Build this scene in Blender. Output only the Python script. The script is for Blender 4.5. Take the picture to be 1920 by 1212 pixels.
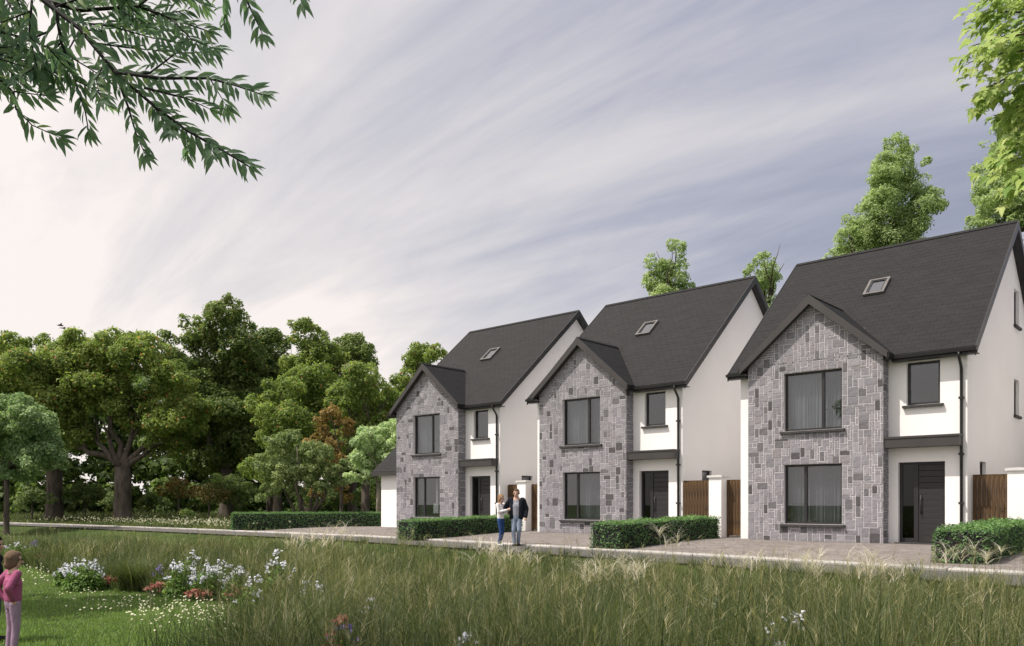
import bpy, bmesh, math, random
import numpy as np
from mathutils import Vector, Matrix
for o in list(bpy.data.objects): bpy.data.objects.remove(o)
scene = bpy.context.scene
COL = scene.collection
R = math.radians

# ------------------------------------------------------------------ camera, sky, sun, exposure
FPX, HV, CAMZ = 1538.9, 943.76, 1.2          # focal length and horizon row in photograph pixels, eye height
cam_d = bpy.data.cameras.new('camera'); cam = bpy.data.objects.new('camera', cam_d); COL.objects.link(cam)
cam.location = (0, 0, CAMZ); cam.rotation_euler = (R(90), 0, 0)
cam_d.sensor_width = 36; cam_d.lens = FPX / 1920 * 36
cam_d.shift_y = (HV - 606) / 1920
cam_d.clip_start = .1; cam_d.clip_end = 3000
scene.camera = cam

SUN_EL, SUN_TRAVEL = R(59), R(77)             # travel direction, clockwise from +Y
world = bpy.data.worlds.new('World'); scene.world = world; world.use_nodes = True
wn, wl = world.node_tree.nodes, world.node_tree.links
for n in list(wn): wn.remove(n)
def WN(t, **k):
    n = wn.new(t)
    for a, b in k.items(): setattr(n, a, b)
    return n
def wmath(op, a, b=None, c=None):
    n = WN('ShaderNodeMath', operation=op)
    for i, q in enumerate((a, b, c)):
        if q is None: continue
        if isinstance(q, (int, float)): n.inputs[i].default_value = q
        else: wl.new(q, n.inputs[i])
    return n.outputs[0]
sky = WN('ShaderNodeTexSky', sky_type='NISHITA', sun_disc=False)
sky.sun_elevation = SUN_EL; sky.sun_rotation = SUN_TRAVEL + math.pi
sky.air_density = 1.0; sky.dust_density = 2.5; sky.ozone_density = 1.5
tc = WN('ShaderNodeTexCoord')
sp = WN('ShaderNodeSeparateXYZ'); wl.new(tc.outputs['Generated'], sp.inputs[0])
zz = wmath('ADD', wmath('MAXIMUM', sp.outputs[2], 0.0), 0.16)
cx_ = wmath('DIVIDE', sp.outputs[0], zz); cy_ = wmath('DIVIDE', sp.outputs[1], zz)
cmb = WN('ShaderNodeCombineXYZ'); wl.new(cx_, cmb.inputs[0]); wl.new(cy_, cmb.inputs[1])
def cloudnoise(rot, scl, off, scale, detail, rough, dist):
    mr_ = WN('ShaderNodeMapping'); wl.new(cmb.outputs[0], mr_.inputs[0]); mr_.inputs['Rotation'].default_value = (0, 0, rot)      # turn first, then stretch
    mp = WN('ShaderNodeMapping'); wl.new(mr_.outputs[0], mp.inputs[0]); mp.inputs['Scale'].default_value = scl; mp.inputs['Location'].default_value = off
    nz = WN('ShaderNodeTexNoise'); wl.new(mp.outputs[0], nz.inputs['Vector'])
    nz.inputs['Scale'].default_value = scale; nz.inputs['Detail'].default_value = detail
    nz.inputs['Roughness'].default_value = rough; nz.inputs['Distortion'].default_value = dist
    return nz.outputs[0]
# streaks of thin high cloud running away to the left
n1 = cloudnoise(R(-50), (1.0, .22, 1), (0.4, 8.2, 0), 1.0, 6, .52, 1.1)
n2 = cloudnoise(R(-44), (1.3, .32, 1), (3.3, 7.2, 0), 2.8, 8, .62, .7)
n3 = cloudnoise(R(-30), (1, .7, 1), (9.9, 5.6, 0), .35, 2, .5, .2)
nn = wmath('ADD', wmath('ADD', wmath('MULTIPLY', wmath('SUBTRACT', n1, .5), 2.2), wmath('MULTIPLY', wmath('SUBTRACT', n2, .5), .75)), wmath('MULTIPLY', wmath('SUBTRACT', n3, .5), .9))
# brighter towards the sun's side of the sky (left) and towards the horizon
sd = (-math.sin(SUN_TRAVEL), -math.cos(SUN_TRAVEL))
side = wmath('ADD', wmath('MULTIPLY', sp.outputs[0], sd[0]), wmath('MULTIPLY', sp.outputs[1], sd[1]))
zc = wmath('MINIMUM', wmath('MAXIMUM', sp.outputs[2], 0.0), .5)
cov = wmath('ADD', wmath('ADD', nn, wmath('MULTIPLY', side, .58)), wmath('SUBTRACT', 1.20, wmath('MULTIPLY', zc, 1.42)))
mr = WN('ShaderNodeMapRange'); wl.new(cov, mr.inputs[0])
cr = WN('ShaderNodeValToRGB'); wl.new(mr.outputs[0], cr.inputs[0])
e = cr.color_ramp.elements
e[0].position = 0; e[0].color = (.325, .345, .44, 1)
e[1].position = 1; e[1].color = (.97, .89, .845, 1)
for p, c in ((.25, (.445, .455, .54)), (.58, (.69, .665, .685)), (.8, (.82, .765, .755))):
    q = e.new(p); q.color = (*c, 1)
skys = WN('ShaderNodeMixRGB'); skys.blend_type = 'MULTIPLY'; skys.inputs[0].default_value = 1
wl.new(sky.outputs[0], skys.inputs[1]); skys.inputs[2].default_value = (.10, .10, .10, 1)
mix = WN('ShaderNodeMixRGB'); mix.inputs[0].default_value = .90
wl.new(skys.outputs[0], mix.inputs[1]); wl.new(cr.outputs[0], mix.inputs[2])
bg = WN('ShaderNodeBackground'); bg.inputs[1].default_value = .468
# wide sun aureole added to the sky, mostly out of view, to lift shade
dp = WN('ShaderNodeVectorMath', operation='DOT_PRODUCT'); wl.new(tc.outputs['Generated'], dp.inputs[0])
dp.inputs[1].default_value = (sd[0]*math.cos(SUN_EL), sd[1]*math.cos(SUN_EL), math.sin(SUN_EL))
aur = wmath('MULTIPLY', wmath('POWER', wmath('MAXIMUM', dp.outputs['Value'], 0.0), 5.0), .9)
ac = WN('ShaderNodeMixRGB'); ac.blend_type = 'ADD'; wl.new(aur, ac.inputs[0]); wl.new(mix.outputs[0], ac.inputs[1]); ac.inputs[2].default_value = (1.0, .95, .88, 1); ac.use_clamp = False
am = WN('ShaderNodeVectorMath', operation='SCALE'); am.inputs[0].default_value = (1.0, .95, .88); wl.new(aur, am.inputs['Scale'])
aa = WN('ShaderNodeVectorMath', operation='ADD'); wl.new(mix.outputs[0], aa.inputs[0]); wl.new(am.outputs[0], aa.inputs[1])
wn.remove(ac)
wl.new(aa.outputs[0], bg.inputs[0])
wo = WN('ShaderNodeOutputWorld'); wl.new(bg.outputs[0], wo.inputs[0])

sun_d = bpy.data.lights.new('sun', 'SUN'); sun_d.energy = 2.35; sun_d.angle = R(.5); sun_d.color = (1, .92, .82)
sun = bpy.data.objects.new('sun', sun_d); COL.objects.link(sun)
tv = Vector((math.cos(SUN_EL) * math.sin(SUN_TRAVEL), math.cos(SUN_EL) * math.cos(SUN_TRAVEL), -math.sin(SUN_EL)))
sun.rotation_euler = tv.to_track_quat('-Z', 'Y').to_euler(); sun.location = (-20, 0, 40)
vs = scene.view_settings
vs.view_transform = 'Standard'; vs.look = 'None'; vs.gamma = 1; vs.exposure = 1.2
try: vs.use_curve_mapping = False
except Exception: pass

# ------------------------------------------------------------------ helpers
rnd = random.Random(5); rng = np.random.default_rng(11)
def tag(o, label=None, cat=None, group=None, kind=None):
    if label: o['label'] = label
    if cat: o['category'] = cat
    if group: o['group'] = group
    if kind: o['kind'] = kind
    return o
def empty(name, loc=(0, 0, 0), rz=0.0):
    o = bpy.data.objects.new(name, None); COL.objects.link(o); o.location = loc; o.rotation_euler = (0, 0, rz)
    o.empty_display_size = .2
    return o
def link(name, me, parent=None):
    o = bpy.data.objects.new(name, me); COL.objects.link(o)
    if parent is not None: o.parent = parent
    return o
class G:
    def __init__(s): s.v = []; s.f = []
    def add(s, vs_, fs):
        b = len(s.v); s.v += [tuple(p) for p in vs_]; s.f += [tuple(b + i for i in f) for f in fs]; return s
    def box(s, x0, x1, y0, y1, z0, z1):
        return s.add([(x0,y0,z0),(x1,y0,z0),(x1,y1,z0),(x0,y1,z0),(x0,y0,z1),(x1,y0,z1),(x1,y1,z1),(x0,y1,z1)],
                     [(0,3,2,1),(4,5,6,7),(0,1,5,4),(1,2,6,5),(2,3,7,6),(3,0,4,7)])
    def quad(s, a, b, c, d): return s.add([a, b, c, d], [(0,1,2,3)])
    def prism(s, prof, vec):
        n = len(prof); vec = Vector(vec); p2 = [tuple(Vector(p) + vec) for p in prof]
        return s.add(list(prof) + p2, [tuple(range(n))[::-1], tuple(range(n, 2*n))] + [(i, (i+1) % n, n + (i+1) % n, n + i) for i in range(n)])
    def tube(s, pts, rad, n=8, cap=True):
        pts = [Vector(p) for p in pts]; rings = []; prev = None
        for i, p in enumerate(pts):
            t = (pts[min(i+1, len(pts)-1)] - pts[max(i-1, 0)]).normalized()
            a = t.orthogonal().normalized() if prev is None else (prev - t * prev.dot(t)).normalized()
            prev = a; b = t.cross(a); r = rad[i] if isinstance(rad, (list, tuple)) else rad
            rings.append([p + a * (r * math.cos(2*math.pi*k/n)) + b * (r * math.sin(2*math.pi*k/n)) for k in range(n)])
        vv = [q for rg in rings for q in rg]; ff = []
        for i in range(len(pts) - 1):
            for k in range(n): ff.append((i*n+k, i*n+(k+1) % n, (i+1)*n+(k+1) % n, (i+1)*n+k))
        if cap: ff += [tuple(range(n))[::-1], tuple(range((len(pts)-1)*n, len(pts)*n))]
        return s.add(vv, ff)
    def mesh(s, name, mat, smooth=False):
        me = bpy.data.meshes.new(name); me.from_pydata(s.v, [], s.f); me.materials.append(mat)
        if smooth: me.polygons.foreach_set('use_smooth', [True] * len(me.polygons))
        me.update(); return me
    def build(s, name, mat, parent=None, smooth=False): return link(name, s.mesh(name, mat, smooth), parent)
def np_mesh(name, V, F, mat, attrs=None, smooth=False):
    """V (n,3); F list of (m,k) index arrays"""
    me = bpy.data.meshes.new(name); V = np.asarray(V, np.float32)
    me.vertices.add(len(V)); me.vertices.foreach_set('co', V.ravel())
    idx = np.concatenate([f.ravel() for f in F]).astype(np.int32)
    tot = np.concatenate([np.full(len(f), f.shape[1], np.int32) for f in F])
    st = np.concatenate([[0], np.cumsum(tot)[:-1]]).astype(np.int32)
    me.loops.add(len(idx)); me.loops.foreach_set('vertex_index', idx)
    me.polygons.add(len(tot)); me.polygons.foreach_set('loop_start', st); me.polygons.foreach_set('loop_total', tot)
    if smooth: me.polygons.foreach_set('use_smooth', np.ones(len(tot), bool))
    for k, a in (attrs or {}).items():
        at_ = me.attributes.new(k, 'FLOAT', 'POINT'); at_.data.foreach_set('value', np.asarray(a, np.float32))
    me.materials.append(mat); me.update(calc_edges=True); me.validate(); return me
def at(u, v, y): return Vector(((u - 960) / FPX * y, y, CAMZ - (v - HV) / FPX * y))

# ------------------------------------------------------------------ materials
def new_mat(name):
    m = bpy.data.materials.new(name); m.use_nodes = True; nt = m.node_tree
    b = nt.nodes['Principled BSDF']; return m, nt.nodes, nt.links, b
def noise_mat(name, c1, c2, scale=4, rough=.8, bump=.0, bscale=40, detail=5, spec=.3, mid=None, coord='Object', stretch=None, lo=.35, hi=.65):
    m, n, l, b = new_mat(name)
    tcn = n.new('ShaderNodeTexCoord'); src = tcn.outputs[coord]
    if stretch:
        mp = n.new('ShaderNodeMapping'); mp.inputs['Scale'].default_value = stretch; l.new(src, mp.inputs[0]); src = mp.outputs[0]
    nz = n.new('ShaderNodeTexNoise'); nz.inputs['Scale'].default_value = scale; nz.inputs['Detail'].default_value = detail; l.new(src, nz.inputs['Vector'])
    r = n.new('ShaderNodeValToRGB'); l.new(nz.outputs[0], r.inputs[0])
    r.color_ramp.elements[0].color = (*c1, 1); r.color_ramp.elements[1].color = (*c2, 1)
    r.color_ramp.elements[0].position = lo; r.color_ramp.elements[1].position = hi
    l.new(r.outputs[0], b.inputs['Base Color']); b.inputs['Roughness'].default_value = rough; b.inputs['Specular IOR Level'].default_value = spec
    if bump:
        n2 = n.new('ShaderNodeTexNoise'); n2.inputs['Scale'].default_value = bscale; n2.inputs['Detail'].default_value = 4; l.new(src, n2.inputs['Vector'])
        bp = n.new('ShaderNodeBump'); bp.inputs['Strength'].default_value = bump; bp.inputs['Distance'].default_value = .02
        l.new(n2.outputs[0], bp.inputs['Height']); l.new(bp.outputs[0], b.inputs['Normal'])
    return m
def leaf_mat(name, ramp, trans=.35, rough=.55, attr='tone', tint=1.25):
    m, n, l, b = new_mat(name)
    a = n.new('ShaderNodeAttribute'); a.attribute_name = attr
    r = n.new('ShaderNodeValToRGB'); l.new(a.outputs['Fac'], r.inputs[0]); el = r.color_ramp.elements
    el[0].position = ramp[0][0]; el[0].color = (*ramp[0][1], 1); el[1].position = ramp[-1][0]; el[1].color = (*ramp[-1][1], 1)
    for p, c in ramp[1:-1]: q = el.new(p); q.color = (*c, 1)
    l.new(r.outputs[0], b.inputs['Base Color']); b.inputs['Roughness'].default_value = rough; b.inputs['Specular IOR Level'].default_value = .25
    t = n.new('ShaderNodeBsdfTranslucent')
    mu = n.new('ShaderNodeMixRGB'); mu.blend_type = 'MULTIPLY'; mu.inputs[0].default_value = 1; l.new(r.outputs[0], mu.inputs[1]); mu.inputs[2].default_value = (tint, tint*1.05, tint*.7, 1)
    l.new(mu.outputs[0], t.inputs['Color'])
    mx = n.new('ShaderNodeMixShader'); mx.inputs[0].default_value = trans
    l.new(b.outputs[0], mx.inputs[1]); l.new(t.outputs[0], mx.inputs[2]); l.new(mx.outputs[0], n['Material Output'].inputs[0])
    return m
def var_mat(name, cols, rough=.8, scale=30, amt=.25, bump=.3):
    """one of several colours picked at random for each object, with grain"""
    m, n, l, b = new_mat(name)
    oi = n.new('ShaderNodeObjectInfo'); r = n.new('ShaderNodeValToRGB'); r.color_ramp.interpolation = 'CONSTANT'
    l.new(oi.outputs['Random'], r.inputs[0]); el = r.color_ramp.elements
    tot = sum(w for w, _ in cols); acc = 0
    for i, (w, c) in enumerate(cols):
        q = el[0] if i == 0 else (el[1] if i == 1 else el.new(min(acc, .999)))
        q.position = min(acc, .999); q.color = (*c, 1); acc += w / tot
    tcn = n.new('ShaderNodeTexCoord'); nz = n.new('ShaderNodeTexNoise'); nz.inputs['Scale'].default_value = scale; nz.inputs['Detail'].default_value = 5
    l.new(tcn.outputs['Object'], nz.inputs['Vector'])
    mr_ = n.new('ShaderNodeMapRange'); mr_.inputs[3].default_value = 1 - amt; mr_.inputs[4].default_value = 1 + amt; mr_.inputs[1].default_value = .3; mr_.inputs[2].default_value = .7
    l.new(nz.outputs[0], mr_.inputs[0])
    mu = n.new('ShaderNodeMixRGB'); mu.blend_type = 'MULTIPLY'; mu.inputs[0].default_value = 1; l.new(r.outputs[0], mu.inputs[1]); l.new(mr_.outputs[0], mu.inputs[2])
    l.new(mu.outputs[0], b.inputs['Base Color']); b.inputs['Roughness'].default_value = rough; b.inputs['Specular IOR Level'].default_value = .3
    bp = n.new('ShaderNodeBump'); bp.inputs['Strength'].default_value = bump; bp.inputs['Distance'].default_value = .015
    l.new(nz.outputs[0], bp.inputs['Height']); l.new(bp.outputs[0], b.inputs['Normal'])
    return m
M = {}
M['render'] = noise_mat('white_render', (.845, .828, .83), (.88, .865, .865), scale=.6, rough=.92, bump=.12, bscale=90, spec=.15)
M['mortar'] = noise_mat('mortar', (.60, .575, .59), (.70, .67, .68), scale=9, rough=.95, bump=.3, bscale=120, spec=.1)
M['stone'] = var_mat('grey_stone', [(3.2, (.245,.238,.262)), (3.2, (.222,.215,.238)), (2.5, (.195,.19,.21)), (1.4, (.138,.134,.146)), (1.1, (.082,.079,.085)), (1.6, (.28,.272,.296)), (1, (.232,.217,.23))], rough=.85, scale=14, amt=.22, bump=.5)
M['slate'] = noise_mat('roof_slate', (.0125, .0125, .0135), (.0175, .0175, .0187), scale=1.6, rough=.75, bump=.15, bscale=30, spec=.2, stretch=(1, 3, 3))
M['roofcore'] = noise_mat('roof_boarding', (.030, .029, .030), (.036, .034, .036), rough=.8)
M['fascia'] = noise_mat('dark_fascia', (.042, .039, .039), (.05, .046, .046), scale=2, rough=.5, spec=.4)
M['pvc'] = noise_mat('black_gutter_plastic', (.016, .0155, .017), (.021, .02, .022), scale=3, rough=.4, spec=.45)
M['frame'] = noise_mat('anthracite_frame', (.018, .018, .02), (.023, .023, .025), scale=3, rough=.42, spec=.45)
M['sill'] = noise_mat('dark_sill', (.038, .037, .038), (.055, .053, .053), scale=8, rough=.7)
M['door'] = noise_mat('dark_door', (.021, .019, .021), (.028, .026, .028), scale=2, rough=.45, spec=.4, stretch=(1, 1, 12))
M['metal'] = noise_mat('brushed_steel', (.45, .45, .46), (.55, .55, .56), scale=20, rough=.3, spec=.6)
M['curtain'] = noise_mat('grey_curtain', (.27, .27, .295), (.35, .35, .375), scale=2, rough=.95, spec=.1)
M['curtain_pale'] = noise_mat('pale_curtain', (.40, .40, .43), (.48, .48, .50), scale=2, rough=.95, spec=.1)
M['gate'] = noise_mat('stained_timber', (.035, .021, .012), (.135, .078, .034), scale=6, rough=.7, bump=.3, bscale=20, stretch=(5, 5, .5), detail=7)
M['cap'] = noise_mat('pillar_cap', (.60, .59, .59), (.66, .65, .64), scale=4, rough=.85)
M['paper'] = noise_mat('white_card', (.7, .69, .68), (.76, .75, .74), rough=.8)
M['lightframe'] = noise_mat('rooflight_frame', (.11, .105, .10), (.14, .135, .13), rough=.5)
def glass_mat(name, tintc, refl):
    m, n, l, b = new_mat(name)
    n.remove(b); gl = n.new('ShaderNodeBsdfGlossy'); gl.inputs['Roughness'].default_value = .01; gl.inputs['Color'].default_value = (.95, .97, 1, 1)
    tr = n.new('ShaderNodeBsdfTransparent'); tr.inputs['Color'].default_value = (*tintc, 1)
    lw = n.new('ShaderNodeFresnel'); ge = n.new('ShaderNodeNewGeometry')      # same reflectance on both faces of the thin pane
    mi = n.new('ShaderNodeMapRange'); l.new(ge.outputs['Backfacing'], mi.inputs[0]); mi.inputs[3].default_value = refl; mi.inputs[4].default_value = 1/refl; l.new(mi.outputs[0], lw.inputs['IOR'])
    mx = n.new('ShaderNodeMixShader'); l.new(lw.outputs[0], mx.inputs[0]); l.new(tr.outputs[0], mx.inputs[1]); l.new(gl.outputs[0], mx.inputs[2])
    l.new(mx.outputs[0], n['Material Output'].inputs[0]); return m
M['glass'] = glass_mat('window_glass', (.70, .72, .73), 1.8)
M['glass_dark'] = glass_mat('tinted_glass', (.45, .44, .42), 1.4)
M['glass_roof'] = glass_mat('rooflight_glass', (.3, .32, .34), 3.2)
M['bark'] = noise_mat('bark', (.055, .043, .035), (.12, .098, .08), scale=5, rough=.9, bump=.6, bscale=16, stretch=(1, 1, .25))
M['bark_pale'] = noise_mat('pale_bark', (.16, .14, .11), (.26, .23, .19), scale=5, rough=.9, bump=.4, bscale=16, stretch=(1, 1, .25))
M['twig'] = noise_mat('dark_twig', (.012, .011, .014), (.022, .019, .02), scale=12, rough=.8)
GREEN_OAK = [(0, (0.087,0.138,0.041)), (.45, (0.186,0.261,0.066)), (.8, (0.294,0.365,0.101)), (.955, (0.393,0.438,0.140)), (.975, (0.472,0.270,0.113)), (1, (0.511,0.230,0.097))]
M['leaf_oak'] = leaf_mat('oak_foliage', GREEN_OAK, trans=.5)
M['leaf_dark'] = leaf_mat('dark_foliage', trans=.45, ramp= [(0, (0.067,0.106,0.037)), (.5, (0.141,0.203,0.062)), (.9, (0.240,0.303,0.100)), (.985, (0.313,0.365,0.119)), (1, (0.417,0.243,0.084))])
M['leaf_fresh'] = leaf_mat('fresh_foliage', [(0, (0.201,0.270,0.126)), (.5, (0.342,0.437,0.210)), (1, (0.531,0.598,0.348))], trans=.55)
M['leaf_blue'] = leaf_mat('blue_green_foliage', [(0, (0.090,0.171,0.073)), (.5, (0.221,0.331,0.150)), (1, (0.467,0.561,0.281))], trans=.35)
M['leaf_pale'] = leaf_mat('pale_foliage', [(0, (0.198,0.302,0.138)), (.5, (0.396,0.517,0.276)), (1, (0.686,0.756,0.524))], trans=.45)
M['leaf_orange'] = leaf_mat('autumn_foliage', [(0, (0.080,0.097,0.033)), (.35, (0.200,0.145,0.048)), (.75, (0.400,0.251,0.083)), (1, (0.480,0.366,0.130))], trans=.35, tint=1.1)
M['leaf_shrub'] = leaf_mat('shrub_foliage', [(0, (0.102,0.151,0.054)), (.5, (0.212,0.283,0.110)), (1, (0.365,0.434,0.192))])
M['leaf_hedge'] = leaf_mat('hedge_foliage', [(0, (0.043,0.100,0.039)), (.5, (0.098,0.198,0.070)), (.9, (0.186,0.324,0.113)), (1, (0.273,0.396,0.166))], trans=.28)
M['leaf_willow'] = leaf_mat('overhang_leaf', [(0, (0.101,0.178,0.125)), (.6, (0.169,0.270,0.157)), (1, (0.338,0.423,0.166))], trans=.5)
M['leaf_maple'] = leaf_mat('maple_leaf', [(0, (0.161,0.276,0.063)), (.5, (0.322,0.425,0.109)), (1, (0.529,0.598,0.230))], trans=.42)
M['grass'] = leaf_mat('meadow_grass', [(0, (0.033,0.055,0.019)), (.25, (0.069,0.099,0.032)), (.5, (0.121,0.146,0.051)), (.75, (0.202,0.206,0.084)), (.9, (0.291,0.268,0.143)), (1, (0.388,0.355,0.247))], trans=.35)
M['lawn'] = leaf_mat('lawn_grass', [(0, (.10,.185,.035)), (.6, (.17,.27,.065)), (1, (.25,.34,.10))], trans=.35)
M['plume'] = leaf_mat('pale_seed_plume', [(0, (.56,.51,.44)), (1, (.76,.71,.64))], trans=.4, tint=1.0)
M['petal_white'] = leaf_mat('white_petal', [(0, (0.527,0.548,0.665)), (1, (0.680,0.696,0.779))], trans=.3, tint=1.0)
M['petal_purple'] = leaf_mat('purple_petal', [(0, (.16,.11,.36)), (1, (.34,.26,.58))], trans=.3, tint=1.0)
M['petal_red'] = leaf_mat('red_petal', [(0, (.25,.06,.045)), (1, (.45,.22,.17))], trans=.3, tint=1.0)
M['petal_cream'] = leaf_mat('cream_petal', [(0, (.55,.54,.36)), (1, (.78,.76,.58))], trans=.3, tint=1.0)
M['leaf_flower'] = leaf_mat('flower_plant_leaf', [(0, (.07,.15,.03)), (.6, (.14,.25,.05)), (1, (.26,.36,.09))], trans=.35)
M['kerb'] = var_mat('kerb_stone', [(2, (.36,.345,.33)), (2, (.42,.40,.385)), (1, (.31,.295,.285))], rough=.9, scale=25, amt=.15, bump=.3)
M['asphalt'] = noise_mat('asphalt', (.075, .072, .07), (.115, .11, .105), scale=30, rough=.95, bump=.3, bscale=200)

# ------------------------------------------------------------------ the plot: local frame of the houses
TH = 0.734; cT, sT = math.cos(TH), math.sin(TH)
ORG = {1: (-5.608, 39.854), 2: (1.1295, 33.855), 3: (7.836, 27.232), 4: (14.83, 20.93)}
O3 = ORG[3]
def W(X, Y, z=0): return Vector((O3[0] + X*cT + Y*sT, O3[1] - X*sT + Y*cT, z))
def L(x, y): dx, dy = x - O3[0], y - O3[1]; return dx*cT - dy*sT, dx*sT + dy*cT
KX = [-90, -60, -45, -28, -14.5, -5.8, 3, 9, 20, 60]; KV = [-14, -8, -5.8, -4.8, -4.4, -5.3, -6.4, -7.05, -7.9, -11]
def kY(X): return np.interp(X, KX, KV)
def sst(t): t = np.clip(t, 0, 1); return t*t*(3 - 2*t)
ROADW = 2.3
def gz(X, Y):
    X = np.asarray(X, float); Y = np.asarray(Y, float); t = Y - kY(X)
    up = -.14 + .14*sst(t/5.0)
    dn = -.20 - .30*sst((-ROADW - t)/3.0)
    und = .03*np.sin(X*.7 + 1)*np.sin(Y*.6) * np.clip((-ROADW - 1 - t)/3, 0, 1)
    return np.where(t >= 0, up, dn + und)
def gzw(x, y): X, Y = L(x, y); return gz(X, Y)
xs = np.concatenate([-np.geomspace(620, 46, 14), np.arange(-45, 40, .75), np.geomspace(41, 520, 14)])
ys = np.concatenate([-np.geomspace(520, 46, 12), np.arange(-45, 10, .4), np.geomspace(10, 900, 24)])
XX, YY = np.meshgrid(xs, ys); ZZ = gz(XX, YY); TT = YY - kY(XX)
ZZ = np.where(TT > -ROADW - .2, ZZ - .05, ZZ); ZZ = np.where((TT < .7) & (TT > -.7 - ROADW), np.minimum(ZZ, -.25), ZZ)
wx = O3[0] + XX*cT + YY*sT; wy = O3[1] - XX*sT + YY*cT
nx, ny = len(xs), len(ys); ii = np.arange(nx*ny).reshape(ny, nx)
F = np.stack([ii[:-1,:-1], ii[:-1,1:], ii[1:,1:], ii[1:,:-1]], -1).reshape(-1, 4)
M['ground'] = noise_mat('grassy_ground', (.028, .048, .012), (.060, .085, .022), scale=.9, rough=.95, bump=.5, bscale=14, spec=.1)
g = link('ground', np_mesh('ground', np.stack([wx, wy, ZZ], -1).reshape(-1, 3), [F], M['ground'], smooth=True)); tag(g, kind='structure')
def strip(name, mat, Xs, ts, zoff, kind='structure'):
    v = []; f = []
    for X in Xs:
        for t in ts:
            Y = kY(X) + t; p = W(X, Y, float(gz(X, Y)) + zoff); v.append(tuple(p))
    n = len(ts)
    for i in range(len(Xs) - 1):
        for j in range(n - 1): f.append((i*n+j, (i+1)*n+j, (i+1)*n+j+1, i*n+j+1))
    me = bpy.data.meshes.new(name); me.from_pydata(v, [], f); me.materials.append(mat); o = link(name, me); tag(o, kind=kind); return o
# block paving of the forecourts
m, n, l, b = new_mat('block_paving')
tcn = n.new('ShaderNodeTexCoord'); mp = n.new('ShaderNodeMapping'); mp.inputs['Rotation'].default_value = (0, 0, TH + R(45)); l.new(tcn.outputs['Object'], mp.inputs[0])
bt = n.new('ShaderNodeTexBrick'); bt.inputs['Scale'].default_value = 1; bt.inputs['Brick Width'].default_value = .2; bt.inputs['Row Height'].default_value = .1
bt.inputs['Mortar Size'].default_value = .006; bt.inputs['Color1'].default_value = (.17, .150, .142, 1); bt.inputs['Color2'].default_value = (.235, .212, .20, 1); bt.inputs['Mortar'].default_value = (.11, .10, .09, 1)
l.new(mp.outputs[0], bt.inputs['Vector'])
nz = n.new('ShaderNodeTexNoise'); nz.inputs['Scale'].default_value = 1.3; nz.inputs['Detail'].default_value = 6; l.new(tcn.outputs['Object'], nz.inputs['Vector'])
mrr = n.new('ShaderNodeMapRange'); mrr.inputs[1].default_value = .3; mrr.inputs[2].default_value = .7; mrr.inputs[3].default_value = .82; mrr.inputs[4].default_value = 1.12; l.new(nz.outputs[0], mrr.inputs[0])
mu = n.new('ShaderNodeMixRGB'); mu.blend_type = 'MULTIPLY'; mu.inputs[0].default_value = 1; l.new(bt.outputs[0], mu.inputs[1]); l.new(mrr.outputs[0], mu.inputs[2])
l.new(mu.outputs[0], b.inputs['Base Color']); b.inputs['Roughness'].default_value = .9; b.inputs['Specular IOR Level'].default_value = .2
bp = n.new('ShaderNodeBump'); bp.inputs['Strength'].default_value = .5; bp.inputs['Distance'].default_value = .01; l.new(bt.outputs['Fac'], bp.inputs['Height']); bp.invert = True; l.new(bp.outputs[0], b.inputs['Normal'])
M['paving'] = m
Xs_drive = list(np.arange(-23.4, 17.1, .9))
strip('driveway', M['paving'], Xs_drive, list(np.linspace(.32, 9.5, 22)), .0)
strip('road', M['asphalt'], list(np.arange(-80, 40, 1.0)), list(np.linspace(-ROADW, -.02, 5)), .004)
kerb = empty('kerb'); tag(kerb, kind='structure')
kg = G().add([(-.44,0,-.2),(.44,0,-.2),(.44,.32,-.2),(-.44,.32,-.2),(-.44,.0,.10),(.44,.0,.10),(.44,.32,.115),(-.44,.32,.115),(-.43,.025,.125),(.43,.025,.125),(.43,.31,.13),(-.43,.31,.13)],
    [(0,3,2,1),(0,1,5,4),(1,2,6,5),(2,3,7,6),(3,0,4,7),(4,5,9,8),(5,6,10,9),(6,7,11,10),(7,4,8,11),(8,9,10,11)]).mesh('kerb_stone', M['kerb'])
X = -62.0
while X < 26:
    p, q = W(X - .45, float(kY(X - .45)), 0), W(X + .45, float(kY(X + .45)), 0); c = (p + q)/2; d = q - p
    o = link('kerb_stone', kg, kerb); o.location = (c.x, c.y, -.262 + rnd.uniform(-.004, .004)); o.rotation_euler = (0, 0, math.atan2(d.y, d.x)); o.scale = ((d.length - .008)/.9*1.0, 1, 1); X += .9

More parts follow.
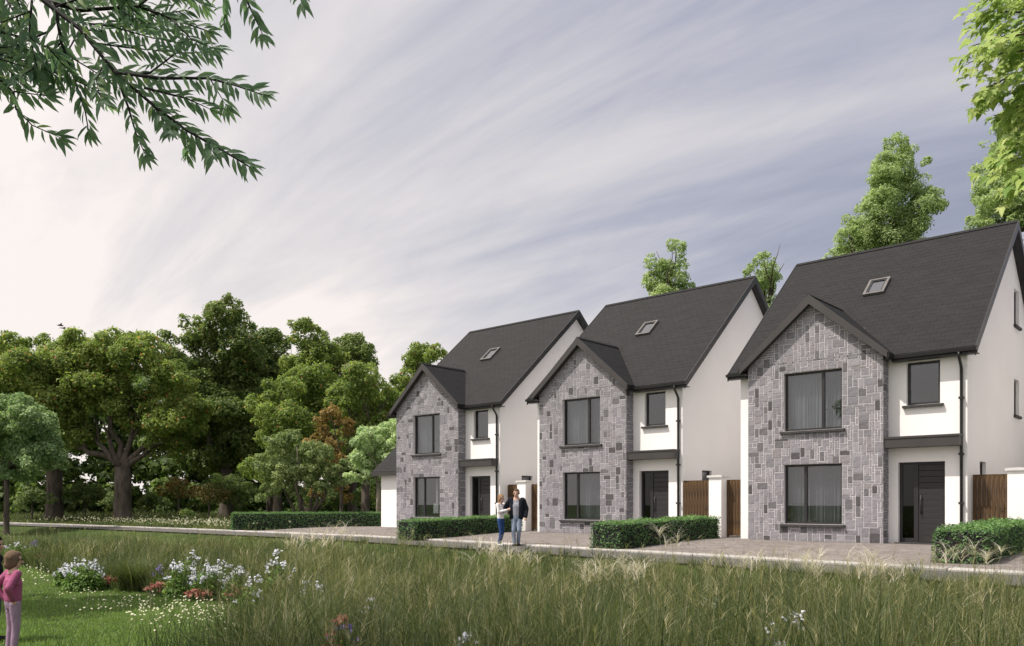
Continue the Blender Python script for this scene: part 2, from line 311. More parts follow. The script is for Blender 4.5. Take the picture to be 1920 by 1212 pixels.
# ------------------------------------------------------------------ foliage tools
def unit(v): return v / np.maximum(np.linalg.norm(v, axis=-1, keepdims=True), 1e-9)
def leaf_cards(P, N, size, aspect=.55, fold=.25, dirs=None):
    """folded rhombic leaves at P with normals N"""
    n = len(P); N = unit(N)
    rd = unit(rng.normal(size=(n, 3))) if dirs is None else dirs
    T = unit(rd - (rd*N).sum(-1, keepdims=True)*N); B = np.cross(N, T)
    s = size[:, None] if isinstance(size, np.ndarray) else size
    a = P - T*s*.5; c = P + T*s*.5; mid = P - T*s*.05
    b_ = mid + B*s*aspect*.5 + N*s*fold*.5; d = mid - B*s*aspect*.5 + N*s*fold*.5
    V = np.stack([a, b_, c, d], 1).reshape(-1, 3); k = np.arange(n)*4
    return V, np.stack([k, k+1, k+2, k+3], -1)
def crown_points(blobs, dens, subs=14, sub_r=.36, fill=.25, squash=.85):
    P = []; N = []
    for (c, r) in blobs:
        c = np.array(c); k = max(7, int(1.6*subs * min(1.7, max(.6, r/2))))
        sd_ = unit(rng.normal(size=(k, 3))); sd_[:, 2] = sd_[:, 2]*.9 + .22
        sd_[:, 1] -= .15; sd_ = unit(sd_)
        sc = c + sd_*r*rng.uniform(.45, .84, (k, 1)) * np.array([1, 1, squash]); sr = r*sub_r*rng.uniform(.65, 1.25, k)
        m_ = np.maximum(14, (dens*sr**2*25).astype(int)); ix = np.repeat(np.arange(k), m_)
        dv = unit(rng.normal(size=(len(ix), 3)) + sd_[ix]*.55 + np.array([0, 0, .25]))
        rad = sr[ix]*np.clip(rng.normal(.92, .16, len(ix)), .3, 1.35)
        P.append(sc[ix] + dv*rad[:, None]*np.array([1, 1, .8])); N.append(dv + np.array([0, 0, .35]) + rng.normal(size=(len(ix), 3))*.55)
        mf = int(dens*r*r*7*fill)
        if mf:
            dv = unit(rng.normal(size=(mf, 3))); P.append(c + dv*r*(rng.random((mf, 1))**.5)*.8*np.array([1, 1, squash])); N.append(rng.normal(size=(mf, 3)) + np.array([0, 0, .4]))
    return np.concatenate(P), np.concatenate(N)
def tone_field(P, base=.45, patch=.22, rand=.22, scale=.5, seed=0):
    ph = np.sin(P[:, 0]*scale*2.1 + seed)*np.sin(P[:, 1]*scale*1.7 + seed*2)*np.sin(P[:, 2]*scale*2.6 + seed*3)
    return np.clip(base + patch*ph + rng.normal(size=len(P))*rand, 0, 1)
def crown_mesh(name, blobs, mat, dens, leaf, origin, base=.45, subs=14, sub_r=.36, fill=.25, aspect=.6, hot=.012, rand=.2):
    P, N = crown_points(blobs, dens, subs, sub_r, fill)
    t = tone_field(P, base=base, rand=rand, seed=rnd.random()*9)
    t = np.where(rng.random(len(t)) < hot, 1, np.minimum(t, .95))
    V, Q = leaf_cards(P - np.array(origin), N, .74*leaf*rng.uniform(.55, 1.4, len(P)), aspect)
    return np_mesh(name, V, [Q], mat, {'tone': np.repeat(t, 4)})
def limb(g_, a, b, r0, r1, wob=.12, n=5, sag=0, sides=8):
    a, b = Vector(a), Vector(b); d = (b - a); pts = []; rs = []
    for i in range(n + 1):
        t = i/n; w = math.sin(t*math.pi)*d.length*wob
        pts.append(a + d*t + Vector((rnd.uniform(-1, 1)*w, rnd.uniform(-1, 1)*w, rnd.uniform(-.5, 1)*w + sag*math.sin(t*math.pi)))); rs.append(r0 + (r1 - r0)*t)
    g_.tube(pts, rs, sides); return pts
def tree(name, label, u, depth, blobs, leafmat, dens=10, leaf=.3, trunk_r=.3, bark='bark', fork_v=None, group=None, base=.45, spread=.8, lean=0, limbs=None, subs=14, sub_r=.36, fill=.25, extra=None, hot=.012, cat='tree', rand=.2, stems=None):
    """blobs: (u, v, r in photograph pixels [, depth offset in m]) laid out round the given depth"""
    k = depth/FPX; gx = (u - 960)*k; gzv = float(gzw(gx, depth)) - .06
    root = empty(name, (gx, depth, gzv)); tag(root, label, cat, group); org = Vector((gx, depth, gzv))
    bl = []
    for q in blobs:
        p = at(q[0], q[1], depth); r = q[2]*k; dy = q[3] if len(q) > 3 else rnd.uniform(-spread, spread)*r
        bl.append(((p.x, p.y + dy, p.z), r))
        if r*FPX/depth > 26:      # depth behind and in front of each visible mass
            bl.append(((p.x + rnd.uniform(-.4, .4)*r, p.y + dy + r*.9, p.z - .1*r), r*.85))
    if extra: bl += extra
    me = crown_mesh('crown', bl, M[leafmat], dens, leaf, org, base, subs, sub_r, fill, hot=hot, rand=rand); cr_ = link('crown', me, root)
    g_ = G(); fz = at(u, fork_v, depth).z - gzv if fork_v else max(1.5, min(q[0][2] - q[1]*.3 for q in bl) - gzv)
    if stems:
        for (bu, tu, tv_) in stems:
            a = at(bu, HV, depth); tp = at(tu, tv_, depth)
            limb(g_, (a.x - gx, rnd.uniform(-.3, .3), 0), (tp.x - gx, rnd.uniform(-.6, .6), tp.z - gzv), trunk_r, trunk_r*.35, .06, 6)
    else:
        tp = Vector((lean, 0, fz))
        g_.tube([(0,0,-.15), (0,0,.05), (lean*.05,0,.35), (lean*.3,.03,fz*.5), tp], [trunk_r*1.55, trunk_r*1.35, trunk_r*1.08, trunk_r*.95, trunk_r*.92], 12)
        tg = sorted(bl, key=lambda q: -q[1])[:9] if limbs is None else [((*at(a, b, depth),), 0) for a, b in limbs]
        for (c, r) in tg:
            e_ = Vector(c) - org
            if e_.z < fz + .3 and limbs is None: continue
            rr = trunk_r*rnd.uniform(.38, .55); pts = limb(g_, tp - Vector((0, 0, rr*.6)), e_, rr, rr*.25, .09, 6, sag=.25 if limbs else 0)
            for j in (3, 4):
                limb(g_, pts[j], pts[j] + (e_ - tp)*rnd.uniform(.25, .45) + Vector((rnd.uniform(-1, 1), rnd.uniform(-1, 1), rnd.uniform(.2, 1)))*.8, rr*.45, rr*.12, .1, 3, sides=6)
    g_.build('trunk', M[bark], root, True); return root

# ------------------------------------------------------------------ houses
WB, DP, WR, XL = 4.28, .47, 6.42, -.5
EZ, PITCH = 5.79, .874; RY = 5.81; RZ = EZ + (RY - .42)*PITCH
YB = 2*RY - DP; VX0, VX1 = -.80, 6.68           # back wall, verges
BAX, BAZ = WB/2, 7.70
def zroof(Y): return EZ + (Y - .42)*PITCH
WIN = {'u': (1.22, 3.08, 3.50, 5.36), 'l': (1.22, 3.08, .54, 2.43), 'r': (4.80, 5.71, 4.10, 5.365)}
DOOR = (4.56, 5.84, 0.0, 2.416)
SIDEW = [(6.6, 7.4, 7.25, 8.5), (6.6, 7.4, 4.19, 5.43), (1.9, 2.65, 2.02, 2.44)]   # in the right gable: Y0, Y1, z0, z1
def wall_rects(x0, x1, z0, z1, holes):
    xs_ = sorted({x0, x1, *[h[0] for h in holes], *[h[1] for h in holes]}); zs = sorted({z0, z1, *[h[2] for h in holes], *[h[3] for h in holes]})
    for i in range(len(xs_) - 1):
        for j in range(len(zs) - 1):
            a, b_, c, d = xs_[i], xs_[i+1], zs[j], zs[j+1]
            if any(h[0] <= a and b_ <= h[1] and h[2] <= c and d <= h[3] for h in holes): continue
            yield a, b_, c, d
def front_wall(g_, x0, x1, z0, z1, y, holes, dep=.2):
    for a, b_, c, d in wall_rects(x0, x1, z0, z1, holes): g_.quad((a,y,c),(b_,y,c),(b_,y,d),(a,y,d))
    for a, b_, c, d in holes:
        g_.quad((a,y,c),(a,y,d),(a,y+dep,d),(a,y+dep,c)); g_.quad((b_,y,c),(b_,y+dep,c),(b_,y+dep,d),(b_,y,d))
        g_.quad((a,y,d),(b_,y,d),(b_,y+dep,d),(a,y+dep,d)); g_.quad((a,y,c),(a,y+dep,c),(b_,y+dep,c),(b_,y,c))
SH = {}
def shared(key, fn):
    if key not in SH: SH[key] = fn()
    return SH[key]
def clip_poly(poly, a, b, c):     # keep a*x + b*z <= c
    out = []
    for i in range(len(poly)):
        p, q = poly[i], poly[(i+1) % len(poly)]; dp, dq = a*p[0] + b*p[1] - c, a*q[0] + b*q[1] - c
        if dp <= 0: out.append(p)
        if dp*dq < 0: t = dp/(dp - dq); out.append((p[0] + (q[0]-p[0])*t, p[1] + (q[1]-p[1])*t))
    return out
def stone_geo(poly, proud, to3, r):
    """bevelled stone with an uneven face; poly in wall coordinates, already inset by the joint"""
    n = len(poly); cx0 = sum(p[0] for p in poly)/n; cz0 = sum(p[1] for p in poly)/n; bv = .007
    def ins(p): d = math.hypot(p[0]-cx0, p[1]-cz0) or 1; return (p[0] + (cx0-p[0])/d*bv, p[1] + (cz0-p[1])/d*bv)
    vv = [to3(p[0], p[1], -.01) for p in poly] + [to3(p[0], p[1], proud*.65) for p in poly] + [to3(*ins(p), proud + r.uniform(-.004, .004)) for p in poly]
    ff = [tuple(range(2*n, 3*n))]
    for i in range(n):
        j = (i+1) % n; ff += [(i, j, n+j, n+i), (n+i, n+j, 2*n+j, 2*n+i)]
    return vv, ff
def spans(bps, step):
    out = [bps[0]]
    for a, b_ in zip(bps, bps[1:]):
        k = max(1, round((b_ - a)/step)); out += [a + (b_ - a)*(i+1)/k for i in range(k)]
    return out
SIZES = [(4,3,5),(3,3,5),(3,4,4),(5,3,3),(4,2,6),(3,2,4),(2,3,4),(2,2,2),(4,1,5),(5,1,5),(3,1,3),(2,4,4),(1,3,1.5),(1,1,.8),(2,1,1),(5,2,5),(4,4,2),(6,1,2)]
def pack(xs_, zs, blocked, r):
    nx_, nz_ = len(xs_)-1, len(zs)-1; used = [[blocked(i, j) for j in range(nz_)] for i in range(nx_)]; out = []
    for j in range(nz_):
        for i in range(nx_):
            if used[i][j]: continue
            opts = []
            for (a, b_, w) in SIZES:
                if i+a <= nx_ and j+b_ <= nz_ and not any(used[i+p][j+q] for p in range(a) for q in range(b_)): opts.append((a, b_, w))
            if not opts: opts = [(1, 1, 1)]
            a, b_, _ = r.choices(opts, [o[2] for o in opts])[0]
            for p in range(a):
                for q in range(b_): used[i+p][j+q] = True
            out.append((xs_[i], xs_[i+a], zs[j], zs[j+b_]))
    return out
def stones_for(seed):
    r = random.Random(seed); J = .0095
    xs_ = spans([0, 1.22, 3.08, WB], .078); zs = spans([0.0, .54, 2.43, 3.5, 5.36, 7.76], .078)
    holes = [WIN['u'], WIN['l']]; sl = (BAZ - .24 - 5.5)/(WB/2); top = lambda x: BAZ - .16 - abs(x - BAX)*PITCH
    def blk(i, j):
        xm, zm = (xs_[i]+xs_[i+1])/2, (zs[j]+zs[j+1])/2
        if any(h[0] < xm < h[1] and h[2] < zm < h[3] for h in holes): return True
        return zs[j] > max(top(xs_[i]), top(xs_[i+1]), top(xm)) - .02
    big = []; small = []
    for (a, b_, c, d) in pack(xs_, zs, blk, r):
        poly = [(a+J, c+J), (b_-J, c+J), (b_-J, d-J), (a+J, d-J)]
        t0 = BAZ - .16
        poly = clip_poly(poly, PITCH, 1, t0 + PITCH*BAX); poly = clip_poly(poly, -PITCH, 1, t0 - PITCH*BAX) if len(poly) > 2 else poly
        if len(poly) < 3: continue
        A = abs(sum(poly[i][0]*poly[(i+1) % len(poly)][1] - poly[(i+1) % len(poly)][0]*poly[i][1] for i in range(len(poly))))/2
        if A < .0015: continue
        big.append((A, stone_geo(poly, r.uniform(.005, .015), lambda x, z, p: (x, -p, z), r)))
    ys_ = spans([0, DP], .118); z2 = spans([0, 5.72], .08)
    for (a, b_, c, d) in pack(ys_, z2, lambda i, j: False, r):
        poly = [(a+J*.5, c+J), (b_-J*.5, c+J), (b_-J*.5, d-J), (a+J*.5, d-J)]
        big.append(((b_-a)*(d-c)*.45, stone_geo(poly, r.uniform(.005, .013), lambda y, z, p: (WB + p, y, z), r)))
    for (a, b_, c, d) in pack(ys_, z2, lambda i, j: False, r):
        poly = [(a+J*.5, c+J), (a+J*.5, d-J), (b_-J*.5, d-J), (b_-J*.5, c+J)]
        small.append(stone_geo(poly, r.uniform(.005, .013), lambda y, z, p: (-p, y, z), r))
    big.sort(key=lambda q: -q[0]); small += [q[1] for q in big[300:]]; out = []
    for A, (vv, ff) in big[:300]:
        c = Vector((0, 0, 0))
        for p in vv: c += Vector(p)
        c /= len(vv); out.append((c, G().add([Vector(p) - c for p in vv], ff).mesh('stone', M['stone'])))
    g_ = G()
    for vv, ff in small: g_.add(vv, ff)
    return out, g_.mesh('stone', M['stone'])
def slates(planes):
    """planes: (origin, along, up, width, length, mask) -> one mesh of overlapping slates"""
    V = []; Fq = []; r = random.Random(3)
    for (o, ax, up, w, ln, mask) in planes:
        o, ax, up = Vector(o), Vector(ax).normalized(), Vector(up).normalized(); nn_ = ax.cross(up).normalized()
        row = .235; k = 0; s0 = 0.0
        while s0 < ln - .02:
            s1 = min(s0 + row + .05, ln); x = -(.15 if k % 2 else 0)
            while x < w:
                x0, x1 = max(x, 0) + .003, min(x + .30, w) - .003; x += .30
                if x1 - x0 < .02 or not mask((x0 + x1)/2, (s0 + s1)/2): continue
                h = .0045 + r.uniform(-.001, .001); hb = .0015; d0 = r.uniform(-.006, .006)
                b_ = len(V)
                for (xx, ss, hh) in ((x0, s0 + d0, 0), (x1, s0 + d0, 0), (x1, s1, -.01), (x0, s1, -.01), (x0, s0 + d0, h), (x1, s0 + d0, h), (x1, s1, hb), (x0, s1, hb)):
                    V.append(tuple(o + ax*xx + up*ss + nn_*hh))
                Fq += [(b_+4,b_+5,b_+6,b_+7), (b_,b_+1,b_+5,b_+4), (b_+1,b_+2,b_+6,b_+5), (b_+3,b_,b_+4,b_+7)]
            s0 += row; k += 1
    me = bpy.data.meshes.new('slate'); me.from_pydata(V, [], Fq); me.materials.append(M['slate']); me.update(); return me
def build_window(root, name, x0, x1, z0, z1, y, mull=None, curtain=None, sill=True, sillw=.1, rail=None):
    w = shared(('w', name), lambda: (
        (lambda g_: g_.box(x0,x0+.07,y,y+.07,z0,z1).box(x1-.07,x1,y,y+.07,z0,z1).box(x0+.07,x1-.07,y,y+.07,z1-.07,z1).box(x0+.07,x1-.07,y,y+.07,z0,z0+.07).mesh('window', M['frame']))(G())))
    wo_ = link('window', w, root)
    ps = [(x0+.07, x1-.07)]
    if mull:
        xm = x0 + (x1-x0)*mull; ps = [(x0+.07, xm-.045), (xm+.045, x1-.07)]
        link('mullion', shared(('m', name), lambda: G().box(xm-.045, xm+.045, y-.006, y+.068, z0+.07, z1-.07).mesh('mullion', M['frame'])), wo_)
    for i, (a, b_) in enumerate(ps):
        link('pane', shared(('p', name, i), lambda: G().box(a, b_, y+.028, y+.04, z0+.07, z1-.07).mesh('pane', M['glass'])), wo_)
    if rail:
        a, b_ = ps[rail-1]
        link('guard_rail', shared(('g', name), lambda: G().box(a, b_, y+.09, y+.11, z0+.62, z0+.65).mesh('guard_rail', M['frame'])), wo_)
    if sill:
        ys0 = SILLY[name]
        link('sill', shared(('s', name), lambda: G().prism([(x0-sillw, ys0-.10, z0-.085), (x0-sillw, ys0-.10, z0-.015), (x0-sillw, y, z0+.004), (x0-sillw, y, z0-.085)][::-1], (x1-x0+2*sillw, 0, 0)).mesh('sill', M['sill'])), wo_)
    if curtain:
        for i, (a, b_, mt) in enumerate(curtain):
            def mk():
                g_ = G(); n_ = int((b_-a)/.012); pts = []
                for k in range(n_ + 1):
                    x = a + (b_-a)*k/n_; pts.append((x, y + .24 + .028*math.sin(k*.66 + math.sin(k*.11)*1.6) + .01*math.sin(k*1.7)))
                for k in range(n_): g_.quad((*pts[k], z0+.02), (*pts[k+1], z0+.02), (*pts[k+1], z1), (*pts[k], z1))
                return g_.mesh('curtain', M[mt], True)
            link('curtain', shared(('c', name, i, mt, a), mk), wo_)
    return wo_
SILLY = {'u': 0, 'l': 0, 'l1': 0, 'r': DP, 'g0': 0}
def house(idx, label, seed, curtains_l=True):
    ox, oy = ORG[idx]; root = empty('house', (ox, oy, 0), -TH); tag(root, label, 'house', 'row of detached houses')
    def walls():
        g_ = G()
        front_wall(g_, XL, 0, -.3, EZ-.05, DP, [])
        front_wall(g_, WB, WR, -.3, EZ-.05, DP, [WIN['r'], (DOOR[0], DOOR[1], -.0, DOOR[3])])
        # left gable, back wall
        g_.quad((XL,DP,-.3),(XL,DP,EZ-.05),(XL,YB,EZ-.05),(XL,YB,-.3)); g_.add([(XL,DP,EZ-.05),(XL,RY,RZ-.12),(XL,YB,EZ-.05)], [(0,1,2)])
        g_.quad((XL,YB,-.3),(XL,YB,EZ-.05),(WR,YB,EZ-.05),(WR,YB,-.3))
        # right gable with openings: strips in Y, cut by the roof line
        holes = SIDEW; yss = sorted({DP, RY, YB, *[h[0] for h in holes], *[h[1] for h in holes]})
        zt = lambda Y: (EZ-.05) + (min(Y, 2*RY-Y) - DP)/(RY-DP)*(RZ-.12-EZ+.05)
        for a, b_ in zip(yss, yss[1:]):
            hs = sorted([(h[2], h[3]) for h in holes if h[0] <= a and b_ <= h[1]]); z = -.3
            for lo_, hi_ in hs: g_.quad((WR,a,z),(WR,b_,z),(WR,b_,lo_),(WR,a,lo_)); z = hi_
            g_.quad((WR,a,z),(WR,b_,z),(WR,b_,zt(b_)),(WR,a,zt(a)))
        for y0, y1, z0, z1 in holes:
            d = .16; x = WR
            g_.quad((x,y0,z0),(x-d,y0,z0),(x-d,y0,z1),(x,y0,z1)); g_.quad((x,y1,z0),(x,y1,z1),(x-d,y1,z1),(x-d,y1,z0))
            g_.quad((x,y0,z1),(x-d,y0,z1),(x-d,y1,z1),(x,y1,z1)); g_.quad((x,y0,z0),(x,y1,z0),(x-d,y1,z0),(x-d,y0,z0))
        return g_.mesh('wall', M['render'])
    link('wall', shared('wall', walls), root)
    def bay():
        g_ = G(); front_wall(g_, 0, WB, -.3, 5.72, 0, [WIN['u'], WIN['l']], .22)
        t = BAZ - .16
        g_.add([(0,0,5.72),(WB,0,5.72),(WB,0,t-BAX*PITCH),(BAX,0,t),(0,0,t-BAX*PITCH)], [(0,1,2,3,4)])
        g_.quad((WB,0,-.3),(WB,DP,-.3),(WB,DP,5.76),(WB,0,5.76)); g_.quad((0,0,-.3),(0,0,5.76),(0,DP,5.76),(0,DP,-.3))
        return g_.mesh('stone_wall', M['mortar'])
    bw = link('stone_wall', shared('bay', bay), root); tag(bw, 'projecting bay faced with coursed grey stone')
    st, rest = shared(('st', seed), lambda: stones_for(seed))
    for c, me in st: s_ = link('stone', me, bw); s_.location = c
    tag(link('small_stones', rest, bw), kind='stuff')
    # roofs
    def roofcore():
        g_ = G(); t = .15
        for sgn in (1, -1):
            Y = lambda y: y if sgn == 1 else 2*RY - y
            y0 = .22; prof = [(VX0, Y(y0), zroof(y0)), (VX0, Y(RY), RZ), (VX0, Y(RY), RZ - t*1.3), (VX0, Y(y0), zroof(y0) - t)]
            g_.prism(prof if sgn == 1 else prof[::-1], (VX1 - VX0, 0, 0))
        for sgn in (1, -1):
            X_ = lambda x: BAX + sgn*x; e_ = BAX + .2
            prof = [(X_(e_), -.22, BAZ - e_*PITCH), (X_(0), -.22, BAZ), (X_(0), -.22, BAZ - t*1.3), (X_(e_), -.22, BAZ - e_*PITCH - t)]
            g_.prism(prof if sgn == -1 else prof[::-1], (0, 2.81, 0))
        return g_.mesh('roof', M['roofcore'])
    rf = link('roof', shared('roof', roofcore), root)
    def sl():
        ln = (RY - .22)*math.hypot(1, PITCH); w = VX1 - VX0; up = (0, 1, PITCH); e_ = BAX + .2; bl_ = e_*math.hypot(1, PITCH)
        def mask(x, s_):
            X_ = x + VX0; Y = .22 + s_/math.hypot(1, PITCH); return zroof(Y) > BAZ - abs(X_ - BAX)*PITCH - .05 or abs(X_ - BAX) > e_
        return slates([((VX0, .20, zroof(.20) + .004), (1, 0, 0), up, w, ln, mask),
                       ((VX1, 2*RY - .2, zroof(.20) + .004), (-1, 0, 0), (0, -1, PITCH), w, ln, lambda x, s_: True),
                       ((BAX + e_ + .02, -.24, BAZ - (e_ + .02)*PITCH + .004), (0, 1, 0), (-1, 0, PITCH), 2.85, bl_, lambda x, s_: BAZ - (e_ - s_/math.hypot(1, PITCH))*PITCH > zroof(x - .24) - .12),
                       ((BAX - e_ - .02, 2.61, BAZ - (e_ + .02)*PITCH + .004), (0, -1, 0), (1, 0, PITCH), 2.85, bl_, lambda x, s_: BAZ - (e_ - s_/math.hypot(1, PITCH))*PITCH > zroof(2.61 - x) - .12)])
    tag(link('slates', shared('slates', sl), rf), kind='stuff')
    def ridge():
        g_ = G(); k = int((VX1 - VX0)/.45)
        for i in range(k):
            a = VX0 + (VX1 - VX0)*i/k + .004; b_ = VX0 + (VX1 - VX0)*(i+1)/k - .004
            g_.prism([(a, RY-.11, RZ-.055), (a, RY, RZ+.05), (a, RY+.11, RZ-.055)], (b_ - a, 0, 0))
        return g_.mesh('ridge_tiles', M['slate'])
    tag(link('ridge_tiles', shared('ridge', ridge), rf), kind='stuff')
    def bridge():
        g_ = G()
        for i in range(6):
            a = -.25 + i*.46; g_.prism([(BAX-.10, a, BAZ-.045), (BAX+.10, a, BAZ-.045), (BAX, a, BAZ+.045)], (0, .442, 0))
        return g_.mesh('ridge_tiles', M['slate'])
    tag(link('ridge_tiles', shared('bridge', bridge), rf), kind='stuff')
    def barge(x, sgn):
        g_ = G(); x0, x1 = (x, x + .03) if sgn > 0 else (x - .03, x)
        for s_ in (1, -1):
            Y = lambda y: y if s_ == 1 else 2*RY - y
            prof = [(x0, Y(.16), zroof(.16) + .03), (x0, Y(RY), RZ + .03), (x0, Y(RY), RZ - .26), (x0, Y(.16), zroof(.16) - .24)]
            g_.prism(prof if s_ == 1 else prof[::-1], (.03, 0, 0))
        # boxed soffit between board and wall
        w0, w1 = (WR, x0) if sgn > 0 else (x1, XL)
        for s_ in (1, -1):
            Y = lambda y: y if s_ == 1 else 2*RY - y
            prof = [(w0+.002, Y(.22), zroof(.22) - .152), (w0+.002, Y(RY), RZ - .198), (w0+.002, Y(RY), RZ - .235), (w0+.002, Y(.22), zroof(.22) - .20)]
            g_.prism(prof if s_ == 1 else prof[::-1], (w1 - w0 - .004, 0, 0))
        return g_.mesh('barge_board', M['pvc'])
    link('barge_board', shared('bb1', lambda: barge(VX1, 1)), root); link('barge_board', shared('bb0', lambda: barge(VX0, -1)), root)
    def bbay():
        g_ = G(); e_ = BAX + .22
        for sgn in (1, -1):
            X_ = lambda x: BAX + sgn*x
            prof = [(X_(e_), -.26, BAZ - e_*PITCH + .02), (X_(0), -.26, BAZ + .02), (X_(0), -.26, BAZ - .28), (X_(e_), -.26, BAZ - e_*PITCH - .2)]
            g_.prism(prof if sgn == -1 else prof[::-1], (0, .035, 0))
            prof = [(X_(e_), -.223, BAZ - e_*PITCH - .155), (X_(0), -.223, BAZ - .2), (X_(0), -.223, BAZ - .235), (X_(e_), -.223, BAZ - e_*PITCH - .19)]
            g_.prism(prof if sgn == -1 else prof[::-1], (0, .22, 0))
        return g_.mesh('barge_board', M['fascia'])
    link('barge_board', shared('bbb', bbay), root)
    def gutter(a, b_):
        g_ = G(); ze = zroof(.22)
        if 1:
            g_.box(a, b_, .20, .225, ze - .22, ze - .02)                      # fascia
            g_.box(a, b_, .225, DP - .002, ze - .22, ze - .20)                # soffit
            for (p, q) in (((.08, -.06), (.095, -.15)), ((.095, -.15), (.185, -.15)), ((.185, -.15), (.198, -.06))):
                g_.prism([(a, p[0], ze+p[1]), (a, q[0], ze+q[1]), (a, q[0]+.008, ze+q[1]+.012), (a, p[0]+.012, ze+p[1])][::-1], (b_ - a, 0, 0))
            g_.box(a, a+.01, .085, .196, ze-.15, ze-.06); g_.box(b_-.01, b_, .085, .196, ze-.15, ze-.06)
        return g_.mesh('gutter', M['pvc'])
    link('gutter', shared('gutter', lambda: gutter(BAX + BAX + .18, VX1 + .05)), root); link('gutter', shared('gutter0', lambda: gutter(VX0 - .06, -.18)), root)
    def bgut(sgn):
        g_ = G()
        if 1:
            x = BAX + sgn*(BAX + .24); z = BAZ - (BAX + .2)*PITCH
            g_.box(min(x, x - sgn*.04), max(x, x - sgn*.04), -.26, .3, z - .2, z - .02)
            g_.box(min(x, x - sgn*.24), max(x, x - sgn*.24) , -.165, .2, z - .2, z - .185)
        return g_.mesh('gutter', M['pvc'])
    link('eaves_box', shared('bg1', lambda: bgut(1)), root); link('eaves_box', shared('bg0', lambda: bgut(-1)), root)
    def pipe():
        ze = zroof(.22); x = 6.28; return G().tube([(x,.14,ze-.13),(x,.14,ze-.25),(x,.20,ze-.33),(x,.36,ze-.50),(x,.405,ze-.6),(x,.405,3),(x,.405,-.1)], .042, 10).mesh('downpipe', M['pvc'], True)
    dpipe = link('downpipe', shared('pipe', pipe), root)
    for z in (4.2, 2.6, 1.2, .3):
        bk = link('bracket', shared('brk', lambda: G().box(6.215, 6.345, .35, .468, -.03, .03).mesh('bracket', M['pvc'])), dpipe); bk.location.z = z
    link('canopy', shared('can', lambda: G().box(WB+.005, 6.30, .04, DP, 2.84, 3.10).box(WB+.005, 6.32, .02, DP, 3.10, 3.16).mesh('canopy', M['fascia'])), root)
    # windows
    cu = {3: [(1.3, 2.35, 'curtain_pale'), (2.42, 3.02, 'curtain')], 2: [(1.3, 2.3, 'curtain_pale'), (2.5, 3.02, 'curtain')], 1: [(1.3, 2.4, 'curtain_pale'), (2.4, 3.02, 'curtain_pale')], 4: [(1.3, 2.35, 'curtain')]}[idx]
    build_window(root, 'u', *WIN['u'], .13, .66, cu, rail=2)
    cl = {3: [(1.3, 1.78, 'curtain'), (1.86, 3.02, 'curtain')], 2: [(1.86, 3.02, 'curtain')], 1: [(1.3, 1.55, 'curtain'), (2.8, 3.02, 'curtain')], 4: [(1.3, 1.8, 'curtain')]}[idx]
    w_ = build_window(root, 'l', *WIN['l'], .13, .36, cl, rail=1)
    if idx == 1:
        tag(G().box(2.28, 2.62, .33, .35, .72, 1.18).build('notice', M['paper'], w_), 'white card notice hanging inside the ground floor window')
        tag(G().box(2.46, 2.56, .34, .37, 1.20, 2.30).build('blind_strip', M['paper'], w_), 'white vertical strip above the card')
    build_window(root, 'r', *WIN['r'], DP + .12, None, None)
    for i, (y0, y1, z0, z1) in enumerate(SIDEW):
        x = WR - .10
        def fr(): return G().box(x-.05,x,y0,y0+.06,z0,z1).box(x-.05,x,y1-.06,y1,z0,z1).box(x-.05,x,y0+.06,y1-.06,z1-.06,z1).box(x-.05,x,y0+.06,y1-.06,z0,z0+.06).mesh('window', M['frame'])
        so = link('window', shared(('sf', i), fr), root)
        link('pane', shared(('sp', i), lambda: G().box(x-.03, x-.02, y0+.06, y1-.06, z0+.06, z1-.06).mesh('pane', M['glass'])), so)
        if i < 2: link('sill', shared(('ss', i), lambda: G().box(x-.02, WR+.08, y0-.08, y1+.08, z0-.08, z0+.003).mesh('sill', M['sill'])), so)
    # rooflight
    def rl(fr):
        g_ = G(); hyp = math.hypot(1, PITCH); up = Vector((0, 1, PITCH))/hyp; nn_ = Vector((0, -PITCH, 1))/hyp; o_ = Vector((2.62, 3.16, zroof(3.16))) + nn_*.01; w, ln = .68, .74*hyp
        def bx(x0, x1, s0, s1, h0, h1):
            c = [o_ + Vector((x, 0, 0)) + up*s_ + nn_*h for h in (h0, h1) for (x, s_) in ((x0, s0), (x1, s0), (x1, s1), (x0, s1))]
            g_.add(c, [(0,3,2,1),(4,5,6,7),(0,1,5,4),(1,2,6,5),(2,3,7,6),(3,0,4,7)])
        if fr == 0: bx(0,.08,0,ln,0,.09); bx(w-.08,w,0,ln,0,.09); bx(.08,w-.08,0,.08,0,.09); bx(.08,w-.08,ln-.08,ln,0,.09); return g_.mesh('skylight', M['lightframe'])
        if fr == 1: bx(.085,.135,.085,ln-.085,.0,.07); bx(w-.135,w-.085,.085,ln-.085,0,.07); bx(.135,w-.135,.085,.135,0,.07); bx(.135,w-.135,ln-.135,ln-.085,0,.07); return g_.mesh('sash', M['frame'])
        bx(.135, w-.135, .135, ln-.135, .03, .045); return g_.mesh('pane', M['glass_roof'])
    sk = link('skylight', shared('rl0', lambda: rl(0)), root); link('sash', shared('rl1', lambda: rl(1)), sk); link('pane', shared('rl2', lambda: rl(2)), sk)
    # door
    x0, x1, z0, z1 = DOOR; y = DP + .15
    dr = link('front_door', shared('df', lambda: G().box(x0, x0+.08, y, y+.08, z0, z1).box(x1-.08, x1, y, y+.08, z0, z1).box(x0+.08, x1-.08, y, y+.08, z1-.08, z1).box(x0+.40, x0+.52, y, y+.08, z0, z1-.08).box(x0+.08, x0+.40, y, y+.08, 0, .16).mesh('front_door', M['frame'])), root)
    link('sidelight', shared('dsl', lambda: G().box(x0+.08, x0+.40, y+.03, y+.045, .16, z1-.08).mesh('sidelight', M['glass_dark'])), dr)
